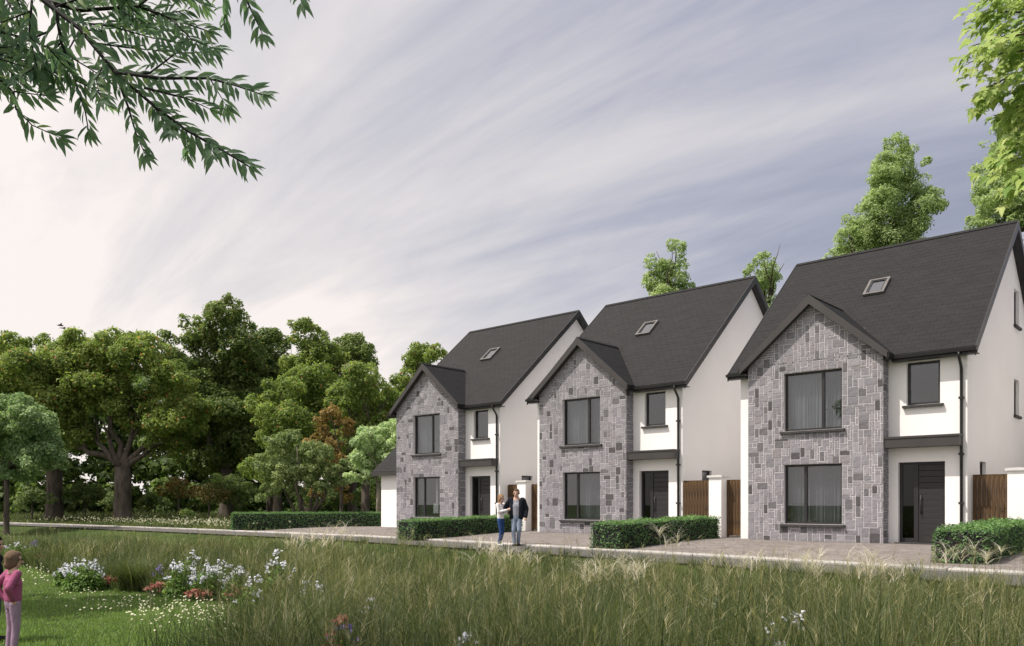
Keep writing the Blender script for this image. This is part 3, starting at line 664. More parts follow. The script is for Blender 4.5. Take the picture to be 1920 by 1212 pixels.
    link('leaf_back', shared('dlb', lambda: G().box(x0+.52, x1-.08, y+.045, y+.07, .03, z1-.08).mesh('leaf_back', M['frame'])), dr)
    nP = 13; hP = (z1 - .08 - .04)/nP
    for k in range(nP):
        pl = link('panel', shared('dpn', lambda: G().add([(x0+.525,y+.042,.004),(x1-.085,y+.042,.004),(x1-.085,y+.042,hP-.004),(x0+.525,y+.042,hP-.004),(x0+.525,y+.024,.004),(x1-.085,y+.024,.004),(x1-.085,y+.024,hP-.004),(x0+.525,y+.024,hP-.004),(x0+.53,y+.018,.010),(x1-.09,y+.018,.010),(x1-.09,y+.018,hP-.010),(x0+.53,y+.018,hP-.010)],
            [(8,9,10,11),(4,5,9,8),(5,6,10,9),(6,7,11,10),(7,4,8,11),(0,1,5,4),(1,2,6,5),(2,3,7,6),(3,0,4,7)]).mesh('panel', M['door'])), dr); pl.location.z = .04 + k*hP
    link('handle', shared('dh', lambda: G().tube([(x0+.60,y+.02,.95),(x0+.60,y-.03,.95)], .012, 6).tube([(x0+.60,y+.02,1.35),(x0+.60,y-.03,1.35)], .012, 6).tube([(x0+.60,y-.03,.85),(x0+.60,y-.03,1.45)], .014, 8).mesh('handle', M['frame'], True)), dr)
    link('threshold', shared('dth', lambda: G().box(x0-.06, x1+.04, DP-.22, y, -.2, .035).mesh('threshold', M['sill'])), root)
    return root
H = {}
H[3] = house(3, 'nearest stone-bay house at right, with tall white gable end and dark slate roof', 31)
H[2] = house(2, 'middle of the three stone-bay houses, between the nearest and the farthest', 32)
H[1] = house(1, 'farthest stone-bay house, with a low white side extension, behind the couple', 33)
H[4] = house(4, 'house of the same kind beyond the right edge of the picture', 31)
# side extension of the farthest house
ex = H[1]
G().box(-2.1, XL-.003, .75, 5.5, -.3, 2.72).build('extension_wall', M['render'], ex)
def exr(z0, t): return [(-2.42, .45, z0), (-2.42, 3.1, z0 + 2.65*PITCH), (-2.42, 5.75, z0), (-2.42, 5.75, z0 - t), (-2.42, 3.1, z0 + 2.65*PITCH - t*1.3), (-2.42, .45, z0 - t)]
xr = G().prism(exr(2.80, .16), (2.42 + XL - .005, 0, 0)).build('extension_roof', M['roofcore'], ex)
hyp = math.hypot(1, PITCH)
tag(link('slates', slates([((-2.44, .43, 2.79), (1, 0, 0), (0, 1, PITCH), 2.44 + XL - .01, 2.66*hyp, lambda x, s_: True), ((XL - .01, 5.77, 2.79), (-1, 0, 0), (0, -1, PITCH), 2.44 + XL - .01, 2.66*hyp, lambda x, s_: True)]), xr), kind='stuff')
G().add([(-2.1,.75,2.72),(-2.1,5.5,2.72),(-2.1,3.12,4.85)], [(0,1,2)]).build('extension_gable', M['render'], ex)
G().box(-2.46, XL-.006, .40, .445, 2.58, 2.78).build('extension_fascia', M['fascia'], ex)

# gate piers, gates and boundary walls between the houses
PL = {2: 'white rendered gate pier between the farthest house and the middle house', 3: 'white rendered gate pier between the middle and nearest houses', 4: 'white rendered gate pier at the right edge of the picture'}
GLW = {2: 'wide timber gate behind the walking man, beside the farthest house', 3: 'wide timber gate beside the right wall of the middle house', 4: 'wide timber gate beside the right wall of the nearest house'}
GLN = {2: 'narrow timber gate against the left side of the middle house', 3: 'narrow timber gate against the left side of the nearest house', 4: 'narrow timber gate beyond the right edge of the picture'}
plank = {}
def gate(root_loc, rz, w, label):
    root = empty('timber_gate', root_loc, rz); tag(root, label, 'gate', 'timber side gates'); n_ = max(4, round(w/.12)); pw = w/n_
    G().box(0, .05, -.02, .05, 0, 2.02).box(w-.05, w, -.02, .05, 0, 2.02).box(.05, w-.05, .012, .05, 1.9, 2.02).box(.05, w-.05, .012, .05, .12, .24).box(.05, w-.05, .012, .05, 1.0, 1.1).build('gate_frame', M['gate'], root)
    for k in range(n_):
        key = round(pw, 3)
        if key not in plank: plank[key] = G().add([(.004,.01,0),(pw-.004,.01,0),(pw-.004,.01,1.9),(.004,.01,1.9),(.004,-.012,0),(pw-.004,-.012,0),(pw-.004,-.012,1.9),(.004,-.012,1.9),(.01,-.018,.003),(pw-.01,-.018,.003),(pw-.01,-.018,1.897),(.01,-.018,1.897)],
            [(8,9,10,11),(4,5,9,8),(5,6,10,9),(6,7,11,10),(7,4,8,11),(0,1,5,4),(1,2,6,5),(2,3,7,6),(3,0,4,7),(0,3,2,1)]).mesh('plank', M['gate'])
        o = link('plank', plank[key], root); o.location = (k*pw, -.024 + rnd.uniform(-.002, .002), .07 + rnd.uniform(-.008, .008))
    G().tube([(w*.85, -.045, 1.05), (w*.85, -.085, 1.05), (w*.70, -.085, 1.05)], .011, 6).build('latch', M['frame'], root)
for i in (2, 3, 4):
    ox, oy = ORG[i]
    def HW(X, Y, z=0): return (ox + X*cT + Y*sT, oy - X*sT + Y*cT, z)
    PXo = {2: -1.55, 3: -1.55, 4: -1.80}[i]
    pr = empty('gate_pier', HW(PXo, .75), -TH); tag(pr, PL[i], 'gate pier', 'white gate piers between the houses')
    G().box(-.24, .24, -.12, .36, -.2, 2.10).box(-.10, .10, .36, 9.5, -.2, 1.9).build('pier_wall', M['render'], pr)
    G().box(-.29, .29, -.17, .41, 2.10, 2.17).add([(-.27,-.15,2.17),(.27,-.15,2.17),(.27,.39,2.17),(-.27,.39,2.17),(0,.12,2.19)], [(0,1,4),(1,2,4),(2,3,4),(3,0,4)]).build('pier_cap', M['cap'], pr)
    gate(HW(WR - 9.405 + .02, .95), -TH, 9.405 - WR + PXo - .26, GLW[i])
    gate(HW(PXo + .25, 1.05), -TH, -.5 - PXo - .27, GLN[i])

# ------------------------------------------------------------------ clipped hedges
def hedge(loc, rz, w, ln, h, label, zs=0.0):
    """box of leaves, local x in [0,w], y in [0,ln]"""
    root = empty('hedge', loc, rz); tag(root, label, 'hedge', 'clipped box hedges')
    n_ = int((2*(w + ln)*h + w*ln)*700); fa = np.array([ln*h, ln*h, w*h, w*h, w*ln*1.2]); f_ = rng.choice(5, n_, p=fa/fa.sum())
    P = np.stack([rng.random(n_)*w, rng.random(n_)*ln, rng.random(n_)*h], -1); N = np.zeros((n_, 3))
    for k, (ax, val, nv) in enumerate(((0, 0, (-1,0,0)), (0, w, (1,0,0)), (1, 0, (0,-1,0)), (1, ln, (0,1,0)), (2, h, (0,0,1)))):
        q = f_ == k; P[q, ax] = val; N[q] = nv
    P += N*(rng.normal(0, .030, (n_, 1)) + .025*np.sin(P[:, [1]]*4.1 + 1)*np.sin(P[:, [2]]*6 + P[:, [0]]*3))
    P[:, 2] += zs*P[:, 1]
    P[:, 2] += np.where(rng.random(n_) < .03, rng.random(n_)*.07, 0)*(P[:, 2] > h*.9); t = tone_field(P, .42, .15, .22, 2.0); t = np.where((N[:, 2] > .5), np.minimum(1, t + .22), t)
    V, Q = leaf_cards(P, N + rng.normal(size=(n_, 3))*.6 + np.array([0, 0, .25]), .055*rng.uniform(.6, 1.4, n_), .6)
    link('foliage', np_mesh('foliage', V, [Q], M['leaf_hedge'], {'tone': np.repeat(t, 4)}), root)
    i_ = .05; c_ = [(i_,i_,-.1),(w-i_,i_,-.1),(w-i_,ln-i_,-.1),(i_,ln-i_,-.1)]; d_ = [(a, b_, h - i_ + zs*b_) for a, b_, _ in c_]
    G().add(c_ + d_, [(0,3,2,1),(4,5,6,7),(0,1,5,4),(1,2,6,5),(2,3,7,6),(3,0,4,7)]).build('branch_core', M['twig'], root)
HL = {2: 'low clipped hedge behind the walking couple, in front of the farthest house', 3: 'low clipped hedge in front of the middle house', 4: 'low clipped hedge at the right edge, in front of the nearest house'}
for i in (2, 3, 4):
    ox, oy = ORG[i]; X_, Y_ = -2.25, -5.7; x, y = ox + X_*cT + Y_*sT, oy - X_*sT + Y_*cT
    hedge((x, y, float(gzw(x, y))), -TH, 1.05, 6.0, .74, HL[i], zs=.02)
hx0, hy0, hx1, hy1 = -14.1, 41.4, -6.7, 43.6
ang = math.atan2(hy1 - hy0, hx1 - hx0)
hedge((hx0, hy0, -.1), ang - math.pi/2, .9, math.hypot(hx1 - hx0, hy1 - hy0), .80, 'long low hedge at the woodland edge, left of the farthest house')

# ------------------------------------------------------------------ trees
WG = 'trees of the woodland behind the meadow'
tree('oak_tree', 'broad spreading oak with thick grey trunk and low forking limbs, left in the wood', 230, 58,
     [(60,715,62),(130,690,66),(205,665,52),(275,670,48),(325,715,48),(110,770,52),(190,735,60),(250,775,52),(325,785,48),(30,770,50),(5,720,48),(365,765,30),(160,650,36),(240,640,30),(150,820,34),(300,835,36),(60,830,30)],
     'leaf_oak', dens=19, leaf=.29, trunk_r=.60, fork_v=876, limbs=[(125,838),(300,850),(205,770),(262,770),(190,800),(150,790),(330,800)], group=WG, base=.55, hot=.03)
tree('tall_tree', 'tallest dark tree of the wood, with a stepped pointed crown', 425, 66,
     [(420,602,40),(375,640,38),(445,655,45),(400,685,52),(455,730,54),(365,735,50),(420,780,62),(350,800,50),(450,840,60),(385,860,52),(432,575,24),(360,610,22),(335,690,40),(320,640,22)],
     'leaf_dark', dens=12, leaf=.34, trunk_r=.55, fork_v=880, group=WG, base=.55)
tree('woodland_tree', 'dark tree with rounded top just right of the tallest tree', 508, 71,
     [(508,645,40),(490,690,42),(525,720,45),(500,780,55),(540,840,50)], 'leaf_dark', dens=17, leaf=.31, trunk_r=.4, fork_v=890, group=WG, base=.45)
tree('woodland_tree', 'green tree with a pointed top above the autumn tree', 578, 65,
     [(570,625,32),(592,672,38),(556,685,36),(610,660,28),(598,735,50),(560,760,44),(615,780,45),(580,820,55)], 'leaf_oak', dens=18, leaf=.29, trunk_r=.4, fork_v=890, group=WG, base=.45)
tree('woodland_tree', 'rounded tree behind the pale garden tree, at the skyline dip', 660, 69,
     [(660,655,36),(690,672,28),(632,690,34),(668,735,52),(640,800,50),(700,790,45)], 'leaf_dark', dens=18, leaf=.3, trunk_r=.4, fork_v=890, group=WG, base=.58)
tree('woodland_tree', 'leafy dome-topped tree in front of the wood, right of the tallest tree', 520, 56,
     [(520,730,38),(500,765,38),(545,785,42),(515,820,44),(540,860,40),(500,880,40)], 'leaf_oak', dens=24, leaf=.25, trunk_r=.3, fork_v=905, group=WG, base=.5)
tree('woodland_tree', 'full dome-topped tree directly left of the farthest house gable', 685, 57,
     [(683,712,38),(652,750,40),(712,752,38),(680,800,48),(720,810,42),(650,830,42),(700,860,45)], 'leaf_oak', dens=24, leaf=.25, trunk_r=.3, fork_v=900, group=WG, base=.5)
tree('woodland_tree', 'rounded tree whose top meets the roof of the farthest house', 785, 62,
     [(787,668,34),(818,668,24),(765,712,34),(800,730,44),(745,755,38),(780,800,50),(740,820,44)], 'leaf_oak', dens=22, leaf=.27, trunk_r=.35, fork_v=890, group=WG, base=.55)
tree('woodland_tree', 'thick-trunked tree behind the small blue-green tree at the far left', 102, 63,
     [(38,648,32),(80,645,26),(5,680,38),(-45,670,50),(40,720,50),(100,740,50),(-40,760,60),(30,800,50),(110,830,45)], 'leaf_oak', dens=14, leaf=.31, trunk_r=.62, fork_v=868, group=WG, base=.5)
tree('blue_green_tree', 'round blue-green tree on a slim trunk at the left edge', 12, 45,
     [(15,772,45),(60,795,45),(-25,800,60),(95,850,38),(35,835,50),(-10,860,50),(70,872,34),(112,872,18),(20,885,34),(45,755,26)], 'leaf_blue', dens=36, leaf=.21, trunk_r=.14, fork_v=890, base=.55, subs=22, sub_r=.28, fill=.5, group='garden trees')
tree('autumn_tree', 'orange-brown autumn tree behind the multi-stem shrub tree', 640, 52,
     [(622,778,22),(640,800,22),(600,812,22),(655,800,16),(585,835,20),(625,835,22),(600,790,14),(640,915,14),(650,935,12),(592,925,16),(610,870,22),(645,860,18),(580,880,16),(575,840,14)], 'leaf_orange', dens=26, leaf=.22, trunk_r=.12, fork_v=900, base=.55, fill=.1, cat='tree')
tree('multi_stem_tree', 'grey-green multi-stemmed small tree in front of the long hedge', 568, 43,
     [(520,835,28),(545,822,24),(560,850,32),(595,850,28),(500,872,28),(540,880,36),(580,885,32),(620,880,24),(500,920,22),(530,912,26),(490,860,14),(610,915,22),(475,872,10),(640,905,16),(555,925,20),(645,870,16),(488,935,12)], 'leaf_shrub', dens=52, leaf=.17, trunk_r=.09, base=.5, fill=.25, subs=18, sub_r=.3,
     stems=[(560,505,870),(568,545,850),(575,590,850),(580,625,880),(565,560,840),(585,600,890)])
tree('pale_garden_tree', 'pale green round tree on a slim pale trunk beside the farthest house', 709, 47,
     [(690,828,32),(722,812,30),(745,800,26),(668,862,28),(705,862,36),(735,850,36),(655,895,18),(690,895,24),(725,895,26),(765,820,30),(762,870,30)], 'leaf_pale', dens=55, leaf=.19, trunk_r=.12, bark='bark_pale', fork_v=905, base=.55, subs=24, sub_r=.26, fill=.5, hot=.05, group='garden trees')
BG_ = 'trees rising behind the house roofs'
tree('roofline_tree', 'slim light-green tree above the roof of the middle house', 1255, 58,
     [(1264,474,24),(1260,500,28),(1228,498,22),(1234,525,28),(1268,530,30),(1294,540,16),(1250,560,40),(1248,610,45)], 'leaf_fresh', dens=24, leaf=.22, trunk_r=.25, group=BG_, base=.5, fill=.22)
tree('roofline_tree', 'small rounded tree top between the middle and nearest roofs', 1437, 56,
     [(1428,492,20),(1448,502,22),(1412,508,17),(1440,530,30),(1418,535,26),(1445,580,38),(1420,620,38)], 'leaf_fresh', dens=26, leaf=.21, trunk_r=.25, group=BG_, base=.5, fill=.22)
tree('roofline_tree', 'tall poplar-shaped tree above the middle of the nearest roof', 1690, 44,
     [(1678,272,24),(1700,290,26),(1660,302,28),(1690,325,40),(1652,338,30),(1718,345,34),(1742,378,30),(1680,372,46),(1757,384,20),(1715,405,44),(1648,388,34),(1670,430,50),(1733,306,11),(1766,384,14),(1640,424,34),(1700,460,50)], 'leaf_fresh', dens=36, leaf=.175, trunk_r=.25, group=BG_, base=.45, fill=.22, subs=16)
tree('roofline_tree', 'lower bushy tree left of the tall poplar-shaped tree', 1602, 46,
     [(1600,416,24),(1590,442,26),(1620,438,30),(1646,445,26),(1600,465,34),(1615,500,46)], 'leaf_fresh', dens=36, leaf=.175, trunk_r=.2, group=BG_, base=.42, fill=.22)
tree('roofline_tree', 'tall green tree behind the ridge end of the nearest house', 1895, 42,
     [(1896,215,30),(1888,255,32),(1908,300,44),(1878,322,32),(1864,350,32),(1850,375,26),(1895,370,46),(1930,340,50),(1880,405,40),(1843,397,18),(1815,418,14),(1834,428,18),(1930,420,55),(1930,220,40)], 'leaf_fresh', dens=36, leaf=.175, trunk_r=.25, group=BG_, base=.45, fill=.22)
# low bushes under the trees
def bush(u, v, r, depth, mat, label, group='bushes at the woodland edge', dens=26, leaf=.2, base=.35, name='bush'):
    tree(name, label, u, depth, [(u, v, r), (u - r*.7, v + r*.25, r*.7), (u + r*.75, v + r*.2, r*.65)], mat, dens=dens, leaf=leaf, trunk_r=.06, base=base, group=group, cat='bush', fork_v=v + r*.4, subs=12)
bush(160, 925, 28, 64, 'leaf_dark', 'dark bush between the thick trunk and the oak trunk')
bush(60, 930, 26, 60, 'leaf_shrub', 'grey-green bush at the far left under the blue-green tree')
bush(335, 915, 26, 60, 'leaf_orange', 'orange-brown bush to the right of the oak trunk', dens=16)
bush(392, 925, 28, 57, 'leaf_orange', 'rusty twiggy bush below the tallest tree', dens=16, base=.2)
bush(290, 940, 22, 66, 'leaf_dark', 'small dark bush just right of the oak trunk')
bush(430, 915, 40, 62, 'leaf_dark', 'large dark evergreen bush left of the long hedge end')
bush(215, 940, 20, 70, 'leaf_shrub', 'shaded bush behind the oak trunk')
bush(690, 925, 30, 60, 'leaf_dark', 'dark bush behind the slim pale trunk')
bush(600, 930, 34, 62, 'leaf_dark', 'dark bush behind the autumn tree')
bush(350, 962, 12, 50, 'leaf_dark', 'very small dark bush below the orange-brown bush', dens=40, leaf=.13)
# the depth of the wood behind the trees one can tell apart
ww = G(); k_ = 0
bl = []
for i in range(64):
    u = -260 + i*17.5 + rnd.uniform(-10, 10); d = rnd.uniform(76, 96)
    for v in (962, 930, 880, 825, 775, 730):
        if v < 760 and not (u < 640): continue
        if rnd.random() < .12: continue
        p = at(u + rnd.uniform(-14, 14), v + rnd.uniform(-14, 14), d); bl.append(((p.x, p.y, p.z), rnd.uniform(26, 40)*d/FPX))
P, N = crown_points(bl, 2.1, 8, .42, .7)
V, Q = leaf_cards(P, N, .62*rng.uniform(.6, 1.3, len(P)), .7)
tag(link('woodland', np_mesh('woodland', V, [Q], M['leaf_dark'], {'tone': np.repeat(tone_field(P, .3, .2, .2), 4)})), 'dense dark mass of woodland behind the separate trees', 'woodland', kind='stuff')

# ------------------------------------------------------------------ foreground trees that hang into the picture
def leaf_frame(d, nrm):
    d = Vector(d).normalized(); nrm = Vector(nrm); b_ = d.cross(nrm)
    if b_.length < 1e-4: b_ = d.orthogonal()
    b_.normalize(); nn_ = b_.cross(d).normalized(); return Matrix((b_, d, nn_)).transposed()
def lance_leaf(L_=1.0, wd=.25):
    pts = [(0,0,0), (-wd*.30,.18,.03), (0,.2,.0), (wd*.30,.18,.03), (-wd*.5,.45,.04), (0,.48,-.02), (wd*.5,.45,.04), (-wd*.28,.75,.0), (0,.78,-.06), (wd*.28,.75,.0), (0,1.0,-.14)]
    fs = [(0,2,1),(0,3,2),(1,2,5,4),(2,3,6,5),(4,5,8,7),(5,6,9,8),(7,8,10),(8,9,10)]; return np.array(pts)*L_, fs
def maple_leaf():
    out = []
    for k, (a, r) in enumerate([(-180,.02),(-128,.34),(-118,.16),(-82,.52),(-68,.30),(-45,.62),(-34,.36),(-14,.60),(0,1.0),(14,.60),(34,.36),(45,.62),(68,.30),(82,.52),(118,.16),(128,.34)]):
        t = R(a); out.append((math.sin(t)*r*.95, .30 + math.cos(t)*r*.72, -.16*r*r + .05*(k % 2)))
    pts = [(0,.30,.03)] + out; return np.array(pts), [(0, 1 + (i+1) % 16, 1 + i) for i in range(16)]
def place_leaves(root, leaves, geo, mat, nobj, key):
    """leaves: (pos, dir, normal, size, tone, weight); the ones that show largest become parts, the rest one mass"""
    pts, fs = geo; leaves = sorted(leaves, key=lambda q: -q[5]); ms = []
    for k in range(6):
        me = bpy.data.meshes.new('leaf'); me.from_pydata([tuple(p) for p in pts], [], fs); me.materials.append(mat)
        a = me.attributes.new('tone', 'FLOAT', 'POINT'); a.data.foreach_set('value', np.full(len(pts), .1 + .14*k, np.float32)); me.polygons.foreach_set('use_smooth', [True]*len(fs)); ms.append(me)
    for (p, d, nr, s_, t, w) in leaves[:nobj]:
        o = link('leaf', ms[int(min(.999, max(0, t))*6)], root); m3 = leaf_frame(d, nr); o.matrix_local = Matrix.Translation(p) @ m3.to_4x4() @ Matrix.Scale(s_, 4)
    V = []; Fs = []; T = []; npt = len(pts); P0 = Matrix
    tri = []
    for f in fs: tri += [(f[0], f[1], f[2])] + ([(f[0], f[2], f[3])] if len(f) == 4 else [])
    tri = np.array(tri)
    for i, (p, d, nr, s_, t, w) in enumerate(leaves[nobj:]):
        m3 = np.array(leaf_frame(d, nr)); V.append(pts @ m3.T*s_ + np.array(p)); Fs.append(tri + i*npt); T += [t]*npt
    if V: tag(link('foliage', np_mesh('foliage', np.concatenate(V), [np.concatenate(Fs)], mat, {'tone': T}), root), kind='stuff')
# left: compound-leaved branches from a tree standing left of the picture
bx_, by_ = -5.3, 4.3; bz_ = float(gzw(bx_, by_)) - .05
ash = empty('overhanging_ash_tree', (bx_, by_, bz_)); tag(ash, 'tree whose dark twigs with slender pointed leaves hang into the upper left corner', 'tree'); ao = Vector((bx_, by_, bz_))
BR = [([(-160,-260),(-20,-130),(80,0),(105,20),(150,55),(215,135),(290,200),(350,245),(430,290),(466,312)], 5.0, .019, 1),
 ([(105,20),(115,80),(140,150),(160,210),(166,246)], 5.1, .012, 1), ([(215,135),(300,147),(390,147),(440,160),(492,178)], 4.9, .012, 1),
 ([(80,0),(150,20),(260,12),(320,35),(388,58)], 5.2, .016, 1), ([(215,135),(240,200),(255,250),(272,290)], 5.0, .010, 1), ([(270,165),(350,185),(392,204)], 4.8, .008, 1),
 ([(-60,40),(0,60),(60,75),(100,95)], 5.3, .012, 1), ([(-50,130),(0,150),(25,172),(88,180)], 4.9, .010, 1), ([(25,172),(30,205),(60,235),(112,258)], 4.9, .008, 1), ([(-40,90),(30,112),(80,120)], 5.1, .008, 1),
 ([(440,-60),(462,0),(476,30),(492,64)], 5.1, .010, 1), ([(410,-40),(420,0),(421,42)], 5.1, .008, 1), ([(552,-50),(560,-15),(566,8)], 5.0, .007, 1), ([(215,135),(280,138),(330,100),(388,98)], 5.1, .009, 1),
 ([(60,0),(55,60),(70,130)], 5.0, .008, 1), ([(150,55),(190,60),(195,40)], 5.0, .006, 1), ([(350,245),(352,290)], 4.95, .005, 1), ([(390,265),(402,292)], 5.0, .005, 1), ([(395,150),(425,200)], 4.9, .005, 1),
 ([(320,35),(360,75),(400,90)], 5.1, .006, 1), ([(260,12),(300,-20),(350,-10),(380,10)], 5.2, .007, 1), ([(140,150),(180,170),(200,195)], 5.1, .006, 1), ([(115,80),(60,130),(30,150)], 5.2, .007, 1), ([(170,80),(240,90),(300,95)], 5.15, .007, 1),
 ([(200,110),(180,150),(190,190)], 5.1, .006, 1), ([(130,40),(210,50),(280,70),(330,80)], 5.25, .007, 1), ([(0,-20),(30,30),(40,60)], 5.3, .008, 1), ([(280,190),(310,230)], 5.0, .005, 1), ([(60,20),(10,40),(-40,50)], 5.2, .006, 1), ([(120,100),(170,130),(230,170)], 5.2, .006, 1),
 ([(100,15),(170,-10),(230,-20)], 5.2, .008, 1), ([(90,60),(20,90),(-30,100)], 5.3, .007, 1), ([(150,55),(120,110),(100,160)], 5.3, .006, 1), ([(230,20),(270,50),(320,60)], 5.3, .006, 1), ([(330,215),(320,250)], 5.0, .004, 1)]
tg = G(); lv = []
for (pl, d0, r0, _) in BR:
    n_ = len(pl); d1 = d0 + rnd.uniform(-.35, .35)
    P3 = [at(u, v, d0 + (d1 - d0)*i/(n_-1)) - ao for i, (u, v) in enumerate(pl)]
    tg.tube(P3, [r0*(1 - .75*i/(n_-1)) for i in range(n_)], 6)
    ln = sum((P3[i+1] - P3[i]).length for i in range(n_-1)); acc = 0; nxt = .02 if r0 < .018 else .5; sidev = 1
    for i in range(n_-1):
        sg = P3[i+1] - P3[i]; sl_ = sg.length; td = sg.normalized()
        while nxt < acc + sl_:
            p = P3[i] + sg*((nxt - acc)/sl_); frac = nxt/ln; nxt += .033 if frac > .45 else .042
            if r0 > .018 and frac < .45: continue
            perp = td.cross(Vector((0, -1, 0))).normalized()
            for q in (1, -1):
                if rnd.random() < .1: continue
                dd = td*rnd.uniform(.55, .95) + perp*q*rnd.uniform(.45, .9) + Vector((0, rnd.uniform(-.45, .45), -.30))
                nrm = Vector((rnd.uniform(-.6, .6), -1, rnd.uniform(-.2, .9))); s_ = rnd.uniform(.085, .135)
                lv.append((p + Vector((0, rnd.uniform(-.03, .03), 0)), dd, nrm, s_, min(.95, max(0, rnd.gauss(.42, .2))), frac + rnd.random()*.1))
        acc += sl_
    for a in (-.5, 0, .5):
        td = (P3[-1] - P3[-2]).normalized(); perp = td.cross(Vector((0, -1, 0))).normalized()
        lv.append((P3[-1], td + perp*a, Vector((0, -1, .3)), .105, .4, 2))
for _ in range(24):                    # short side twigs that thicken the mass in the corner
    u, v = rnd.uniform(-60, 330), rnd.uniform(-50, 175)
    if v > 60 + (330 - u)*.5: continue
    d0 = rnd.uniform(4.9, 5.7); a = rnd.uniform(-.2, 1.5); le = rnd.uniform(50, 100); P3 = [at(u + math.cos(a)*le*t, v + math.sin(a)*le*t, d0 + .15*t) - ao for t in (0, .5, 1)]
    tg.tube(P3, [.006, .005, .002], 5); td = (P3[2] - P3[0]).normalized(); perp = td.cross(Vector((0, -1, 0))).normalized()
    for k in range(13):
        for q in (1, -1): lv.append((P3[0] + (P3[2] - P3[0])*(k/12), td*.8 + perp*q*rnd.uniform(.4, .9) + Vector((0, rnd.uniform(-.6, .6), -.25)), Vector((rnd.uniform(-.7, .7), -1, rnd.uniform(-.3, 1))), rnd.uniform(.08, .115), min(.95, max(0, rnd.gauss(.35, .2))), .1))
fk = Vector((.35, .35, 4.2)); tg2 = G(); tg2.tube([(0,0,-.15),(0,0,.1),(.05,.03,.6),(.2,.15,2.4),fk], [.27,.22,.18,.15,.12], 10)
p0 = at(-160, -260, 5.0) - ao; tg2.tube([fk, fk.lerp(p0, .5) + Vector((0, 0, .15)), p0], [.09, .06, .032], 8)
for q in ([(-60,40),5.3],[(-50,130),4.9],[(-40,90),5.1],[(440,-60),5.1],[(410,-40),5.1],[(552,-50),5.0]):
    e_ = at(*q[0], q[1]) - ao; s0 = p0 if q[0][0] < 0 else at(80, 0, 5.0) - ao + Vector((0, 0, .45)); tg2.tube([s0, s0.lerp(e_, .5) + Vector((0, 0, .12)), e_], [.022, .016, .010], 6)
tg2.tube([p0, at(80, 0, 5.0) - ao + Vector((0, 0, .45))], [.03, .022], 6)
for e_ in ((-1.6, .8, 6.6), (-.8, -1.4, 6.4), (.4, -.3, 7.2)): limb(tg2, fk, e_, .09, .02, .1)
tg2.build('trunk', M['bark'], ash, True); tg.build('twigs', M['twig'], ash, True)
place_leaves(ash, lv, lance_leaf(), M['leaf_willow'], 300, 'ash')
bl = [((bx_ - 1.2, by_ + .2, 7.0), 1.5), ((bx_ - .2, by_ - 1.6, 6.8), 1.4), ((bx_ - .4, by_ - .6, 7.9), 1.5), ((bx_ - 2.0, by_ - 1.2, 6.4), 1.2)]
link('crown', crown_mesh('crown', bl, M['leaf_willow'], 26, .14, ao, .4), ash)
# right: sunlit maple boughs
mx_, my_ = 8.1, 7.4; mz_ = float(gzw(mx_, my_)) - .05; mo = Vector((mx_, my_, mz_))
mp_ = empty('overhanging_maple_tree', (mx_, my_, mz_)); tag(mp_, 'sunlit yellow-green maple boughs hanging in at the upper right edge', 'tree')
tg = G(); lv = []; fk = Vector((-.25, 0, 3.6)); tg.tube([(0,0,-.15),(0,0,.1),(-.05,0,.5),(-.15,0,2),fk,(-.5,.1,6.2)], [.26,.21,.17,.15,.13,.06], 10)
MB_ = [([(2080,-40),(1960,-20),(1880,-5),(1835,5)], 6.6), ([(2080,60),(1960,25),(1880,22),(1828,40)], 6.8), ([(2080,80),(1950,60),(1875,70),(1818,88)], 6.5), ([(2080,110),(1960,90),(1880,100),(1815,118)], 6.9), ([(2080,150),(1960,130),(1900,140),(1850,165)], 6.6),
       ([(2080,160),(1960,145),(1880,150),(1838,178)], 6.8), ([(2080,200),(1980,180),(1920,190),(1890,215)], 6.7), ([(2080,290),(1990,255),(1930,262),(1868,284)], 6.6), ([(2080,300),(1990,285),(1930,290),(1858,318)], 6.8), ([(2080,330),(1990,300),(1940,310),(1900,345)], 6.5), ([(2080,10),(1970,40),(1920,60),(1890,110)], 7.1), ([(2080,100),(1980,110),(1930,160),(1915,200)], 7.0), ([(2060,-120),(1980,-70),(1920,-40),(1860,-30)], 6.9), ([(2080,250),(2000,230),(1950,235),(1915,250)], 7.0), ([(2080,120),(1980,80),(1925,95),(1880,60)], 7.2), ([(2080,20),(1990,0),(1930,20),(1895,15)], 7.0)]
for (pl, d0) in MB_:
    P3 = [at(u, v, d0) - mo for (u, v) in pl]; s0 = fk + Vector((0, 0, rnd.uniform(-.3, 2.0))); s0.x = -.28
    tg.tube([s0, s0.lerp(P3[0], .55) + Vector((0, 0, .15))] + P3, [.035, .025, .018, .012, .008, .003], 6)
    for i in range(3):
        for k in range(9):
            p = P3[i].lerp(P3[i+1], (k + rnd.random())/9); td = (P3[i+1] - P3[i]).normalized()
            for _ in range(4):
                dd = td*rnd.uniform(.5, 1) + Vector((rnd.uniform(-.3, .3), rnd.uniform(-.7, .5), -rnd.uniform(.15, .75))); off = Vector((rnd.uniform(-.05, .05), rnd.uniform(-.2, .2), rnd.uniform(-.10, .07)))
                lv.append((p + off, dd, Vector((-.45 + rnd.uniform(-.5, .5), -.45 + rnd.uniform(-.5, .4), .8)), rnd.uniform(.09, .15), min(.95, max(0, rnd.gauss(.5, .25))), -(p + mo).x/(p + mo).y + rnd.random()*.05))
tg.build('trunk', M['bark'], mp_, True)
place_leaves(mp_, lv, maple_leaf(), M['leaf_maple'], 300, 'maple')
bl = [((mx_ - .2, my_, 6.2), 1.6), ((mx_ + .9, my_ + .6, 5.4), 1.4), ((mx_ + .6, my_ - 1, 5.6), 1.4), ((mx_ + .2, my_ + .5, 7.2), 1.4)]
link('crown', crown_mesh('crown', bl, M['leaf_maple'], 26, .15, mo, .5), mp_)
